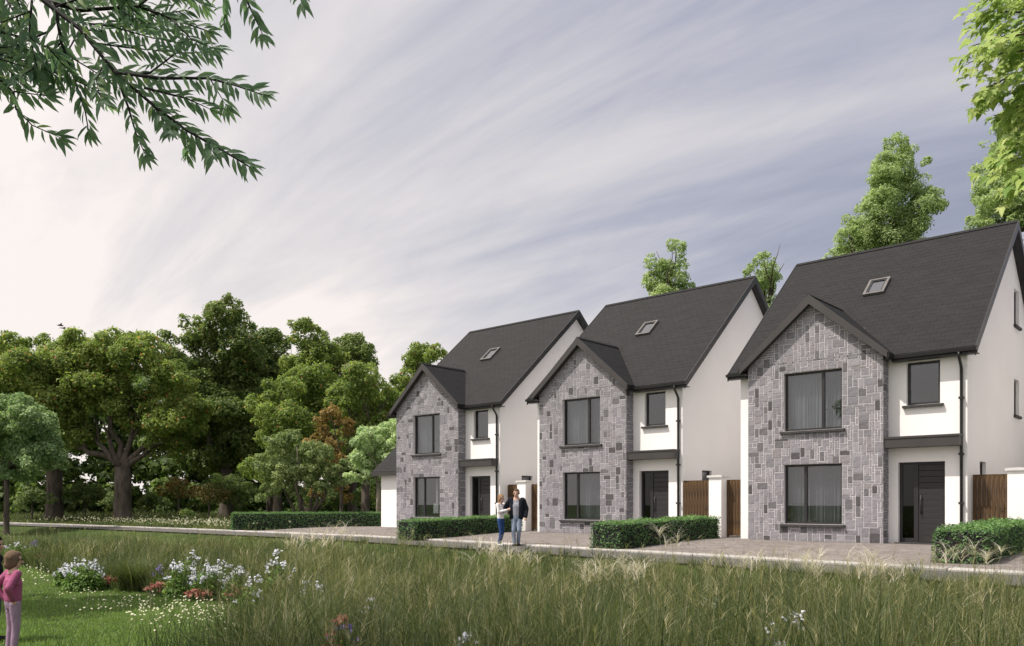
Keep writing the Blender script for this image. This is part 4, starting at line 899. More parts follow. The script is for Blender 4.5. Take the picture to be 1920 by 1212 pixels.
# a tree on the lawn left of the picture: its shade lies across the grass
tree('lawn_tree', 'tree on the lawn beyond the left edge of the picture', -440, 12.2, [(-440,380,150),(-560,440,120),(-330,400,105),(-440,250,130),(-380,180,90)], 'leaf_oak', dens=20, leaf=.2, trunk_r=.17, fork_v=620, base=.5)

# ------------------------------------------------------------------ meadow, lawn and flowers
def inpoly(u, v, poly):
    ins = np.zeros(len(u), bool); n_ = len(poly)
    for i in range(n_):
        (x1, y1), (x2, y2) = poly[i], poly[(i+1) % n_]
        c = ((y1 > v) != (y2 > v)) & (u < (x2 - x1)*(v - y1)/((y2 - y1) or 1e-9) + x1); ins ^= c
    return ins
LAWN = [(-900,1060),(40,1060),(95,1078),(120,1104),(210,1104),(275,1114),(330,1124),(440,1134),(470,1160),(430,1420),(200,2000),(-900,2000)]
TOPU, TOPV = [-300, 150, 350, 600, 800, 1000, 1200, 1400, 1650, 1950, 2300], [974, 979, 989, 1001, 1014, 1023, 1030, 1040, 1054, 1070, 1084]
def blades(P, H_, az, lean, wid, curl, tone, seg=3):
    """curved tapering blades; P roots (n,3)"""
    n_ = len(P); t = np.linspace(0, 1, seg + 1); d = np.stack([np.cos(az), np.sin(az)], -1); side_ = np.stack([-np.sin(az + rng.normal(0, .8, n_)), np.cos(az), np.zeros(n_)], -1)
    side_[:, :2] = unit(side_[:, :2]); V = []
    for k, tk in enumerate(t):
        out = H_*(lean*tk + curl*tk**2.2); up = H_*tk*(1 - .35*curl*tk**1.5)
        c = P + np.concatenate([d*out[:, None], up[:, None]], -1); w = wid*(1 - tk)**.7
        if k < seg: V += [c - side_*w[:, None]*.5, c + side_*w[:, None]*.5]
        else: V.append(c)
    V = np.stack(V, 1); m_ = 2*seg + 1; b_ = (np.arange(n_)*m_)[:, None]
    Q = np.concatenate([b_ + np.array([[2*k, 2*k+1, 2*k+3, 2*k+2]]) for k in range(seg - 1)]) if seg > 1 else np.zeros((0, 4), int); T3 = b_ + np.array([[2*seg-2, 2*seg-1, 2*seg]])
    return V.reshape(-1, 3), Q, T3, np.repeat(tone, m_)
def join_blades(parts):
    V, Q, T3, A = [], [], [], []; o_ = 0
    for (v, q, t, a) in parts: V.append(v); Q.append(q + o_); T3.append(t + o_); A.append(a); o_ += len(v)
    return np.concatenate(V), [np.concatenate(Q), np.concatenate(T3)], np.concatenate(A)
def proj(x, y, z): return 960 + FPX*x/y, HV - FPX*(z - CAMZ)/y
nT = 15000
yy = np.exp(rng.uniform(np.log(4.6), np.log(34), nT)); xx = rng.uniform(-1, 1, nT)*(.70*yy + 1.5)
gX, gY = L(xx, yy); gt = gY - kY(gX); gh = gz(gX, gY); uu, vv = proj(xx, yy, gh)
ok = (gt < -ROADW - .02) & ~inpoly(uu, vv, LAWN) & (np.hypot(xx, yy) > 4.4)
xx, yy, gh, uu, vv = xx[ok], yy[ok], gh[ok], uu[ok], vv[ok]
top = CAMZ - (np.interp(uu, TOPU, TOPV) - HV + rng.normal(4, 7, len(xx)))*yy/FPX
th_ = np.clip(top - gh, .44, 1.2)*rng.uniform(.66, 1.08, len(xx))
cc_ = np.stack([rng.uniform(-20, 20, 1500), np.exp(rng.uniform(np.log(4.6), np.log(34), 1500))], -1); cc_[:, 0] *= (.7*cc_[:, 1] + 1.5)/20
dd_ = np.empty(len(xx)); ci_ = np.empty(len(xx), int)
for a in range(0, len(xx), 1000):
    q = np.hypot(xx[a:a+1000, None] - cc_[None, :, 0], yy[a:a+1000, None] - cc_[None, :, 1]); ci_[a:a+1000] = q.argmin(1); dd_[a:a+1000] = q.min(1)
cr_ = (.16 + .02*yy)*rng.uniform(.6, 1.5, len(xx)); ctone = rng.normal(0, .23, 1500)[ci_]; cin = np.clip(1.25 - dd_/cr_, 0, 1); chk = rng.uniform(.75, 1.2, 1500)[ci_]
th_ *= (.58 + .46*cin)*np.where(cin > .3, chk, 1)
pt = .5 + .5*np.sin(xx*.9 + 1.3*np.sin(yy*.5))*np.sin(yy*.7 + xx*.35 + 2); kindr = rng.random(len(xx))
nb = rng.integers(6, 13, len(xx)); ix = np.repeat(np.arange(len(xx)), nb); n_ = len(ix)
rr = rng.normal(0, .07, (n_, 2)); P = np.stack([xx[ix] + rr[:, 0], yy[ix] + rr[:, 1], gh[ix] - .01], -1)
az = np.arctan2(rr[:, 1], rr[:, 0]) + rng.normal(0, .5, n_)
arch = np.where(kindr[ix] < .38, rng.uniform(.1, .4, n_), rng.uniform(.3, .95, n_))
Hb = th_[ix]*rng.uniform(.55, 1.05, n_)
tn = np.clip(.02 + .32*pt[ix] + .12*cin[ix] + 1.15*ctone[ix] + rng.normal(0, .15, n_) + np.where(rng.random(n_) < .07, .3, 0) - np.clip((10.5 - P[:, 1])*.05, 0, .2), 0, 1)
part1 = blades(P, Hb, az, rng.uniform(.02, .22, n_), .0088*rng.uniform(.5, 1.5, n_)*(1 + P[:, 1]*.032), arch, tn)
# thin upright stalks standing above the mass
k = rng.choice(len(xx), 9000); P = np.stack([xx[k] + rng.normal(0, .15, 9000), yy[k] + rng.normal(0, .15, 9000), gh[k]], -1)
part2 = blades(P, np.clip(th_[k]*rng.uniform(1.0, 1.32, 9000), .2, 1.25), rng.uniform(0, 6.28, 9000), rng.uniform(0, .16, 9000), .0055*(1 + P[:, 1]*.045), rng.uniform(0, .2, 9000), np.clip(rng.normal(.55, .25, 9000), 0, 1))
# dark rushes in front of the lawn
nr_ = 2300; ur = rng.uniform(60, 900, nr_); ur = np.where(rng.random(nr_) < .8, 250 + 620*rng.random(nr_)**.8, ur); yr = rng.uniform(5.6, 8.6, nr_); xr_ = (ur - 960)/FPX*yr; gr_ = gzw(xr_, yr)
part3 = blades(np.stack([xr_, yr, gr_], -1), rng.uniform(.5, .98, nr_)*np.clip((ur + 260)/700, .45, 1), rng.uniform(0, 6.28, nr_), rng.uniform(.02, .25, nr_), .0085*rng.uniform(.8, 1.5, nr_), rng.uniform(.02, .3, nr_), np.clip(rng.normal(.04, .06, nr_), 0, 1))
k = rng.choice(len(xx), 620); ia = np.repeat(k, 34); n4 = len(ia); rr = rng.normal(0, .05, (n4, 2))
part4 = blades(np.stack([xx[ia] + rr[:, 0], yy[ia] + rr[:, 1], gh[ia]], -1), np.clip(th_[ia]*rng.uniform(.8, 1.15, n4), .2, 1.15), rng.uniform(0, 6.28, n4), rng.uniform(.1, .4, n4), .008*rng.uniform(.6, 1.4, n4)*(1 + yy[ia]*.03), rng.uniform(.5, 1.2, n4), np.clip(.52 + .18*rng.normal(size=len(xx))[ia] + rng.normal(0, .12, n4), 0, 1))
# loose seed heads on thin stalks
ns = 1500; k = rng.choice(len(xx), ns); hs = np.clip(th_[k]*rng.uniform(1.0, 1.4, ns), .25, 1.2); bs = np.stack([xx[k] + rng.normal(0, .2, ns), yy[k] + rng.normal(0, .2, ns), gh[k]], -1); as_ = rng.uniform(0, 6.28, ns); ls = rng.uniform(0, .15, ns)
part5 = blades(bs, hs, as_, ls, .004*(1 + bs[:, 1]*.05), np.full(ns, .08), np.full(ns, .5))
tips = bs + np.stack([np.cos(as_)*hs*(ls + .08), np.sin(as_)*hs*(ls + .08), hs*.97], -1); ir = np.repeat(np.arange(ns), 9); nh = len(ir)
part6 = blades(tips[ir] - np.stack([np.zeros(nh), np.zeros(nh), rng.random(nh)*.13], -1), rng.uniform(.05, .13, nh), as_[ir] + rng.normal(0, .7, nh), rng.uniform(.2, .8, nh), .0032*(1 + tips[ir][:, 1]*.04), rng.uniform(.5, 1.3, nh), np.clip(rng.normal(.88, .1, nh), 0, 1))
nq = 2600; uq = rng.uniform(430, 2000, nq); yq = rng.uniform(5.4, 9.0, nq); xq = (uq - 960)/FPX*yq; sel = np.sin(uq*.011)*np.sin(yq*2.1 + uq*.004) > -.15; xq, yq = xq[sel], yq[sel]; nq = len(xq)
part7 = blades(np.stack([xq, yq, gzw(xq, yq)], -1), rng.uniform(.45, 1.0, nq), rng.uniform(0, 6.28, nq), rng.uniform(.02, .3, nq), .0095*rng.uniform(.7, 1.5, nq), rng.uniform(.05, .7, nq), np.clip(rng.normal(.12, .12, nq), 0, 1))
V, Fm, A = join_blades([part1, part2, part3, part4, part5, part6, part7])
tag(link('meadow_grass', np_mesh('meadow_grass', V, Fm, M['grass'], {'tone': A})), 'tall unmown meadow grass across the foreground', 'grass', kind='stuff')
# mown lawn
nl = 105000; yl = np.exp(rng.uniform(np.log(7.5), np.log(24), nl)); ul = rng.uniform(-350, 520, nl); xl = (ul - 960)/FPX*yl; gl_ = gzw(xl, yl); _, vl = proj(xl, yl, gl_)
ok = inpoly(ul, vl, LAWN); P = np.stack([xl, yl, gl_], -1)[ok]; n_ = len(P)
v, q, t, a = blades(P, rng.uniform(.025, .06, n_), rng.uniform(0, 6.28, n_), rng.uniform(0, .6, n_), .010*rng.uniform(.7, 1.4, n_), rng.uniform(0, .5, n_), np.clip(rng.normal(.5, .22, n_), 0, 1), seg=1)
tag(link('lawn_grass', np_mesh('lawn_grass', v, [t], M['lawn'], {'tone': a})), 'short mown lawn round the child at lower left', 'lawn', kind='stuff')
# daisies and low white blooms dotted over the lawn
dz = []
for (u0, v0, su, sv, n0) in ((60,1070,30,8,90),(110,1085,40,6,70),(170,1120,50,8,60),(300,1150,60,14,190),(230,1135,60,12,110),(390,1150,50,14,140),(60,1090,50,5,50),(340,1165,70,10,120),(420,1175,40,12,90)):
    for _ in range(int(n0*.40)): dz.append((u0 + rnd.gauss(0, su), v0 + rnd.gauss(0, sv)))
V = []; Fq = []; A = []
for (u, v) in dz:
    y = FPX*(CAMZ + .5)/(v - HV)
    if not 7 < y < 26: continue
    x = (u - 960)/FPX*y; z = float(gzw(x, y)); r_ = rnd.uniform(.010, .019); h_ = z + rnd.uniform(.05, .14); b_ = len(V); tl = Vector((rnd.uniform(-.5, .5), -.6, 1)).normalized(); a1 = tl.orthogonal().normalized(); a2 = tl.cross(a1)
    V.append((x, y, h_ + .004))
    for k in range(6): c = Vector((x, y, h_)) + a1*r_*math.cos(k*1.047) + a2*r_*math.sin(k*1.047); V.append(tuple(c))
    Fq += [(b_, b_+1+k, b_+1+(k+1) % 6) for k in range(6)]; A += [rnd.random()]*7
    b_ = len(V); V += [(x-.002, y, z), (x+.002, y, z), (x, y, h_)]; Fq.append((b_, b_+1, b_+2)); A += [.2]*3
tag(link('daisies', np_mesh('daisies', V, [np.array(Fq)], M['petal_cream'], {'tone': A})), 'small cream daisies scattered over the lawn', 'daisies', kind='stuff')
# ground cover under the trees and along the far kerb
n_ = 21000; Xc = rng.uniform(-75, -23.6, n_); tcv = .4 + rng.random(n_)**1.6*22; Yc = kY(Xc) + tcv; p = np.stack([O3[0] + Xc*cT + Yc*sT, O3[1] - Xc*sT + Yc*cT, gz(Xc, Yc) - .05], -1)
hh = rng.uniform(.12, .5, n_)*np.clip(.5 + tcv*.12, .5, 1.5)
v, q, t, a = blades(p, hh, rng.uniform(0, 6.28, n_), rng.uniform(0, .3, n_), .035*rng.uniform(.6, 1.4, n_), rng.uniform(.1, .8, n_), np.clip(rng.normal(.32, .2, n_) + .2*np.sin(Xc*.8), 0, 1), seg=2)
tag(link('ground_cover', np_mesh('ground_cover', v, [q, t], M['grass'], {'tone': a})), 'rough grass and ground cover along the woodland edge beyond the road', 'ground cover', kind='stuff')
V = []; Fq = []; A = []
for _ in range(620):
    X_ = rnd.choice([rnd.gauss(-31, 3), rnd.gauss(-38, 5), rnd.uniform(-50, -24)]); Y_ = float(kY(X_)) + .6 + abs(rnd.gauss(0, 1.6)); p = W(X_, Y_, float(gz(X_, Y_)) + rnd.uniform(.15, .42)); b_ = len(V); r_ = rnd.uniform(.02, .05)
    for k in range(5): V.append((p.x + r_*math.cos(k*1.257), p.y + r_*.4*rnd.uniform(-1, 1), p.z + r_*math.sin(k*1.257)))
    Fq.append((b_, b_+1, b_+2, b_+3, b_+4)); A += [rnd.random()]*5
tag(link('ground_cover_flowers', np_mesh('ground_cover_flowers', V, [np.array(Fq)], M['petal_cream'], {'tone': A})), 'pale flowers in the ground cover beyond the road', 'flowers', kind='stuff')

def gp(u, v, zoff=0.0):
    """ground point seen at pixel (u, v)"""
    y = FPX*(CAMZ + .45)/max(v - HV, 20)
    for _ in range(12):
        x = (u - 960)/FPX*y; y = .5*y + .5*FPX*(CAMZ - float(gzw(x, y)))/max(v - HV, 20)
    return Vector(((u - 960)/FPX*y, y, float(gzw((u - 960)/FPX*y, y))))
def grass_clump(u, v, w_px, h_px, tone, label, depth=None, plumes=0, nb_=420, curl=(.3, .9)):
    p = gp(u, v) if depth is None else Vector(((u - 960)/FPX*depth, depth, 0))
    if depth: p.z = float(gzw(p.x, p.y))
    s_ = p.y/FPX; root = empty('feather_grass' if plumes else 'grass_clump', p); tag(root, label, 'grass clump', 'clumps of feather grass' if plumes else 'dark rounded grass clumps')
    h = h_px*s_; w = w_px*s_; rr_ = rng.normal(0, w*.10, (nb_, 2)); az_ = rng.uniform(0, 6.28, nb_)
    v_, q_, t_, a_ = blades(np.concatenate([rr_, np.full((nb_, 1), -.02)], -1), h*rng.uniform(.55, 1.0, nb_), az_, rng.uniform(.02, .30, nb_)*w/h, .006*rng.uniform(.7, 1.4, nb_)*(1 + p.y*.05), rng.uniform(*curl, nb_), np.clip(rng.normal(tone, .13, nb_), 0, 1))
    link('blades', np_mesh('blades', v_, [q_, t_], M['grass'], {'tone': a_}), root)
    if plumes:
        parts = []
        for k in range(plumes):
            a0 = rnd.uniform(0, 6.28); hh_ = h*rnd.uniform(.95, 1.3); b0 = np.array([[rnd.gauss(0, w*.16), rnd.gauss(0, w*.1), 0]])
            parts.append(blades(b0, np.array([hh_]), np.array([a0]), np.array([.1]), np.array([.006*(1 + p.y*.03)]), np.array([.1]), np.array([.2])))
            tip = b0[0] + np.array([math.cos(a0)*hh_*.16, math.sin(a0)*hh_*.16, hh_*.95])
            for j in range(7):          # arching feathery branches near the top of the stalk
                a1 = rnd.uniform(0, 6.28); st = tip - np.array([0, 0, rnd.uniform(0, .18)*hh_]); m_ = 3
                parts.append(blades(np.repeat(st[None], m_, 0) + rng.normal(0, .004, (m_, 3)), rnd.uniform(.15, .29)*(h/.8 + .3)*rng.uniform(.7, 1.2, m_), np.full(m_, a1) + rng.normal(0, .12, m_), rng.uniform(.2, .7, m_), np.full(m_, .0040*(1 + p.y*.03)), rng.uniform(.9, 1.6, m_), rng.random(m_)))
        V_, F_, A_ = join_blades(parts); link('plumes', np_mesh('plumes', V_, F_, M['plume'], {'tone': A_}), root)
grass_clump(98, 1052, 62, 58, .08, 'dark rounded grass clump nearest the child, at the back of the lawn', nb_=900)
grass_clump(165, 1050, 62, 62, .16, 'second dark grass clump, right of the one nearest the child')
grass_clump(246, 1108, 84, 88, .30, 'large grass clump between the two white flower beds', nb_=900)
FG = [(560,None,60,95,19,'feather grass with pale plumes left of centre, near the far kerb',9),(598,None,50,70,17,'feather grass with pale plumes beside the clump near the far kerb',7),(640,None,46,72,20.5,'small feather grass plume group below the end of the long hedge',6),
      (925,None,80,105,13.5,'feather grass with arching plumes below the walking couple',10),(975,None,60,80,15,'feather grass with plumes just right of the one below the couple',7),
      (1110,None,90,120,11,'feather grass with arching plumes in the centre of the meadow',9),(1190,None,90,130,11.5,'broad feather grass below the middle hedge',11),(1250,None,60,84,16,'feather grass with white plumes against the middle hedge',5),
      (1400,None,80,100,13,'feather grass left of the nearest house driveway',8),(1520,None,80,110,11.5,'feather grass with long arching plumes below the nearest bay window',11),(1610,None,80,120,11,'feather grass below the nearest front door',10),(1660,None,60,90,12,'feather grass right of the one below the front door',7),
      (1800,None,80,96,12.5,'feather grass with star-like plumes in front of the right hedge',6),(1850,None,60,80,12.7,'feather grass with plumes at the right end of the meadow',4)]
for (u, _, w_, h_, d_, lb, np_) in FG:
    zt_ = {560: 1018, 598: 1004, 640: 992, 925: 1036, 975: 1046, 1110: 1078, 1190: 1072, 1250: 1000, 1400: 1054, 1520: 1062, 1610: 1070, 1660: 1078, 1800: 1040, 1850: 1046}[u]; x_ = (u - 960)/FPX*d_; h2 = (HV + FPX*(CAMZ - float(gzw(x_, d_)))/d_) - zt_
    grass_clump(u, 0, w_, min(h2, .95*FPX/d_), .55, lb, depth=d_, plumes=np_, nb_=260)
def flower_plant(u, v, w_px, h_px, petal, label, nfl, depth=None, name='flowering_plant', frad=.04, leafy=True, cat='flowers', grp='flowering border plants'):
    p = gp(u, v) if depth is None else Vector(((u - 960)/FPX*depth, depth, 0))
    if depth: p.z = float(gzw(p.x, p.y))
    s_ = p.y/FPX; h, w = h_px*s_, w_px*s_; root = empty(name, p); tag(root, label, cat, grp)
    if leafy:
        n2 = int(900*max(.5, w*h/.4)); dv = unit(rng.normal(size=(n2, 3))); dv[:, 2] = np.abs(dv[:, 2]); Pl = dv*np.array([w*.5, w*.4, h*.78])*rng.uniform(.35, 1, (n2, 1)) + np.array([0, 0, .03])
        V_, Q_ = leaf_cards(Pl, dv + np.array([0, 0, .6]) + rng.normal(size=(n2, 3))*.4, .08*rng.uniform(.6, 1.3, n2), .5)
        link('leaves', np_mesh('leaves', V_, [Q_], M['leaf_flower'], {'tone': np.repeat(np.clip(rng.normal(.5, .25, n2), 0, 1), 4)}), root)
    V_ = []; F_ = []; A_ = []; sg = G()
    for k in range(nfl):
        a = rnd.uniform(0, 6.28); q = math.sqrt(rnd.random()); c = Vector((math.cos(a)*q*w*.48, math.sin(a)*q*w*.36, h*(1.0 - .45*q*q) + rnd.uniform(-.16, .10)*h)); sg.tube([(c.x*.5, c.y*.5, -.02), tuple(c)], .004, 4, False); t = rnd.random()
        for j in range(7):
            cc = c + Vector((rnd.gauss(0, frad*.6), rnd.gauss(0, frad*.6), rnd.gauss(0, frad*.6))); nv = Vector((rnd.uniform(-.8, .8), -rnd.random(), rnd.uniform(0, 1.2))).normalized(); a1 = nv.orthogonal().normalized(); a2 = nv.cross(a1); b_ = len(V_); r_ = frad*rnd.uniform(.35, .62)
            for i in range(5): V_.append(tuple(cc + a1*r_*math.cos(i*1.257) + a2*r_*math.sin(i*1.257) + nv*(.012 if i % 2 else 0)))
            F_.append((b_, b_+1, b_+2, b_+3, b_+4)); A_ += [min(1, max(0, t + rnd.gauss(0, .2)))]*5
    tag(link('blooms', np_mesh('blooms', V_, [np.array(F_)], M[petal], {'tone': A_}), root), kind='stuff'); sg.build('stems', M['leaf_hedge'], root)
flower_plant(155, 1108, 78, 58, 'petal_white', 'white-flowered bright green plant at the left end of the lawn border', 26)
flower_plant(120, 1100, 40, 42, 'petal_white', 'smaller white-flowered plant left of the bright green one', 12)
flower_plant(335, 1122, 62, 66, 'petal_white', 'white-flowered plant right of the large grass clump', 20)
flower_plant(388, 1124, 70, 68, 'petal_white', 'second white-flowered plant right of the large grass clump', 24)
flower_plant(446, 1126, 60, 60, 'petal_white', 'white-flowered plant at the right end of the lawn border', 18)
flower_plant(300, 1112, 30, 46, 'petal_purple', 'purple flowers beside the large grass clump', 7, frad=.05)
flower_plant(362, 1118, 26, 40, 'petal_purple', 'purple flowers among the white-flowered plants', 5, frad=.05)
flower_plant(62, 1052, 34, 36, 'petal_purple', 'small lilac flowers behind the child', 6, frad=.05)
flower_plant(30, 1054, 50, 40, 'petal_white', 'white flowers behind the child at the left edge', 12)
flower_plant(206, 1104, 34, 22, 'petal_red', 'low red flowers left of the large grass clump', 16, leafy=False)
flower_plant(300, 1120, 56, 24, 'petal_red', 'low red flowers in front of the purple ones', 26, leafy=False)
flower_plant(372, 1128, 54, 20, 'petal_red', 'low red flowers below the white-flowered plants', 24, leafy=False)
flower_plant(72, 1056, 24, 14, 'petal_red', 'small orange-red flowers behind the child', 10, leafy=False)
flower_plant(590, 0, 80, 100, 'petal_white', 'white flowers in the grass right of the lawn', 12, depth=10.6)
flower_plant(640, 0, 64, 200, 'petal_purple', 'purple flowers at the bottom of the meadow', 7, depth=6.5, frad=.04)
flower_plant(645, 0, 100, 186, 'petal_red', 'pinkish-red rounded flower heads at the bottom edge', 13, depth=6.3, frad=.04, leafy=False)
flower_plant(880, 0, 110, 176, 'petal_white', 'white flowers at the bottom edge near the centre', 8, depth=6.4, frad=.04)
flower_plant(1480, 0, 110, 176, 'petal_white', 'white flowers at the bottom edge below the nearest bay', 9, depth=6.5, frad=.04)
flower_plant(1330, 0, 60, 100, 'petal_white', 'few white flowers in the grass below the middle hedge', 6, depth=10)
flower_plant(180, 1106, 44, 44, 'petal_white', 'white-flowered plant just left of the low red flowers', 10)
flower_plant(415, 1120, 50, 70, 'petal_white', 'tall white-flowered plant between its neighbours at the right of the border', 14)
flower_plant(352, 1112, 60, 74, 'petal_white', 'white-flowered plant at the back of the border', 14)
flower_plant(440, 1134, 40, 30, 'petal_red', 'rusty low flowers at the right end of the lawn border', 8, leafy=False)
flower_plant(520, 0, 70, 110, 'petal_white', 'white flowers in the grass just right of the lawn border', 12, depth=12.5)
flower_plant(700, 0, 70, 96, 'petal_white', 'sparse white flowers right of the purple ones', 6, depth=9.5)
flower_plant(470, 0, 60, 100, 'petal_white', 'white flowers among the dark rushes right of the lawn', 9, depth=11)

# ------------------------------------------------------------------ people
def cap_geo(g_, a, b_, ra, rb, sx=1.0, n=12):
    """tapered capsule from a to b; sx widens it along local x"""
    a, b_ = Vector(a), Vector(b_); d = b_ - a; ln = max(d.length, 1e-4); t = d/ln; x = Vector((1, 0, 0)); x = (x - t*x.dot(t)); x = x.normalized() if x.length > .2 else t.orthogonal().normalized(); y = t.cross(x)
    prof = [(-ra*math.cos(R(q)), ra*math.sin(R(q))) for q in (12, 35, 60)] + [(0, ra), (ln, rb)] + [(ln + rb*math.sin(R(q)), rb*math.cos(R(q))) for q in (30, 55, 78)]
    vv = [a + t*h + x*(r*sx*math.cos(2*math.pi*k/n)) + y*(r*math.sin(2*math.pi*k/n)) for (h, r) in prof for k in range(n)]
    ff = [(i*n+k, i*n+(k+1) % n, (i+1)*n+(k+1) % n, (i+1)*n+k) for i in range(len(prof)-1) for k in range(n)] + [tuple(range(n))[::-1], tuple(range((len(prof)-1)*n, len(prof)*n))]
    g_.add(vv, ff)
def fuse(name, caps, mat, parent, vox, smooth=4):
    """one continuous skin grown over the given limbs"""
    g_ = G()
    for c in caps: cap_geo(g_, *c)
    me = g_.mesh(name, mat); o = bpy.data.objects.new(name, me); COL.objects.link(o)
    r_ = o.modifiers.new('r', 'REMESH'); r_.mode = 'VOXEL'; r_.voxel_size = vox; r_.use_smooth_shade = True
    s_ = o.modifiers.new('s', 'SMOOTH'); s_.iterations = smooth; s_.factor = .5
    dg = bpy.context.evaluated_depsgraph_get(); m2 = bpy.data.meshes.new_from_object(o.evaluated_get(dg)); m2.name = name
    bpy.data.objects.remove(o); m2.materials.clear(); m2.materials.append(mat)
    for p in m2.polygons: p.use_smooth = True
    return link(name, m2, parent)
def cloth(name, c, var=.82): return noise_mat(name, tuple(q*var for q in c), c, scale=9, rough=.9, bump=.4, bscale=22, spec=.1)
SKIN = noise_mat('skin', (.52, .33, .25), (.58, .38, .29), scale=6, rough=.55, spec=.35)
SHOE_W = cloth('white_shoe', (.62, .61, .60)); SHOE_D = cloth('dark_shoe', (.03, .03, .035))
def person(loc, rz, Hh, label, J, topm, legm, hairm, shoem, hair, sleeve='long', jacket=None, vox=.012, child=False, slim=1.0):
    """J: joint positions in units of body height, x right, -y the way the person faces"""
    root = empty('person', loc, rz); tag(root, label, 'person'); S = lambda p: Vector(p)*Hh; k = Hh*slim
    hd = S(J['head']); hr = Hh*(.062 if not child else .075); nk = S(J['neck']); pv = S(J['pelvis']); ch = S(J['chest'])
    B = []
    B.append((hd + Vector((0, .004, hr*.25)), hd + Vector((0, -hr*.12, -hr*.55)), hr*.98, hr*.70, .86)); B.append((nk - Vector((0, 0, .02*Hh)), hd - Vector((0, 0, hr*.5)), .034*k, .031*k))
    B.append((hd + Vector((0, -hr*.82, -hr*.05)), hd + Vector((0, -hr*1.10, -hr*.32)), hr*.10, hr*.15))                    # nose
    for s_ in (-1, 1): B.append((hd + Vector((s_*hr*.84, hr*.05, hr*.05)), hd + Vector((s_*hr*.86, hr*.08, -hr*.25)), hr*.14, hr*.11))   # ears
    B.append((pv, ch, .064*k, .070*k, 1.3)); B.append((ch, nk, .062*k, .034*k, 1.6))
    for s_ in ('l', 'r'):
        sh, el, wr, hp, kn, an, to = (S(J[s_ + q]) for q in ('sh', 'el', 'wr', 'hip', 'kn', 'an', 'toe'))
        B += [(sh, el, .031*k, .024*k), (el, wr, .024*k, .016*k), (hp, kn, .044*k, .029*k), (kn, an, .028*k, .018*k), (an, to, .021*k, .016*k)]
        fd = (wr - el).normalized(); pm = wr + fd*.035*Hh; B.append((wr, pm, .015*Hh, .019*Hh, 1.3)); sd_ = fd.cross(Vector((0, -1, .2))).normalized()
        for j in range(4): f0 = pm + sd_*(j - 1.5)*.0105*Hh; f1 = f0 + fd*(.026 + .006*(j in (1, 2)))*Hh + Vector((0, -.006, -.004))*Hh; B.append((f0, f1, .0062*Hh, .0048*Hh))
        B.append((wr + fd*.012*Hh, wr + fd*.032*Hh + sd_*.026*Hh + Vector((0, -.01*Hh, 0)), .0075*Hh, .0058*Hh))
    fuse('body', B, SKIN, root, max(.0078, Hh*.0066), 3)
    e_ = .005*k + .004
    T = [(pv + Vector((0, 0, .015*Hh)), ch, .066*k + e_, .072*k + e_, 1.32), (ch, nk - Vector((0, 0, .026*Hh)), .064*k + e_, .034*k + e_*.5, 1.6)]
    for s_ in ('l', 'r'):
        sh, el, wr = (S(J[s_ + q]) for q in ('sh', 'el', 'wr')); T.append((sh, el, .034*k + e_, .027*k + e_)); 
        if sleeve == 'long': T.append((el, el.lerp(wr, .93), .027*k + e_, .020*k + e_))
        T.append((ch, sh, .05*k, .034*k + e_))
    fuse('top', T, topm, root, vox, 3)
    e2 = .004*k + .004; Lg = [(pv + Vector((0, 0, .02*Hh)), pv - Vector((0, 0, .03*Hh)), .066*k + e2, .062*k + e2, 1.3)]
    for s_ in ('l', 'r'):
        hp, kn, an = (S(J[s_ + q]) for q in ('hip', 'kn', 'an')); Lg += [(hp, kn, .047*k + e2, .033*k + e2), (kn, an + Vector((0, 0, .012*Hh)), .032*k + e2, .025*k + e2)]
    fuse('trousers', Lg, legm, root, vox, 3)
    for s_ in ('l', 'r'):
        an, to = S(J[s_ + 'an']), S(J[s_ + 'toe']); fuse('shoe', [(an - Vector((0, 0, .012*Hh)), to, .027*Hh, .022*Hh, 1.15), (an + Vector((0, .012*Hh, -.016*Hh)), an, .022*Hh, .024*Hh)], shoem, root, .009, 2)
    Hc = [(hd + Vector((0, hr*.22, hr*.42)), hd + Vector((0, hr*.10, hr*.25)), hr*.92, hr*.95, .93), (hd + Vector((0, -hr*.25, hr*.62)), hd + Vector((0, hr*.1, hr*.6)), hr*.62, hr*.7, 1.05)]
    Hc += [(hd + hr*Vector(a), hd + hr*Vector(b_), ra*hr, rb*hr) for (a, b_, ra, rb) in hair]
    fuse('hair', Hc, hairm, root, .010, 2)
    eg = G()
    for s_ in (-1, 1):
        c = hd + Vector((s_*hr*.36, -hr*.80, hr*.02)); cap_geo(eg, c - Vector((.0, 0, .0)), c + Vector((0, -.002, 0)), hr*.11, hr*.11, n=8)
        ey = eg.build('eye', M['twig'], root); eg = G()
    c = hd + Vector((0, -hr*.82, -hr*.55)); cap_geo(eg, c - Vector((hr*.2, 0, 0)), c + Vector((hr*.2, 0, 0)), hr*.06, hr*.06, n=6); eg.build('mouth', noise_mat('lip', (.33, .14, .12), (.36, .16, .14)), root)
    if jacket:
        e3 = e_ + .008; Jk = []
        for s_, q in (('l', -1), ('r', 1)):
            sh, el, wr = (S(J[s_ + t_]) for t_ in ('sh', 'el', 'wr')); Jk += [(sh, el, .037*k + e3, .030*k + e3), (el, el.lerp(wr, .95), .030*k + e3, .024*k + e3)]
            dx = Vector((q*.066*k, -.004*k, 0)); Jk += [(pv + dx - Vector((0, 0, .01*k)), ch + dx, .052*k + e3, .054*k + e3), (ch + dx, sh + Vector((-q*.02*k, 0, .004*k)), .054*k + e3, .034*k + e3)]
        bk = Vector((0, .05*k, 0)); Jk += [(pv + bk, ch + bk, .055*k, .06*k, 1.3), (ch + bk, nk + Vector((0, .03*k, -.025*Hh)), .05*k, .04*k, 1.4)]
        tag(fuse('jacket', Jk, jacket, root, vox, 2), 'open dark jacket')
    return root
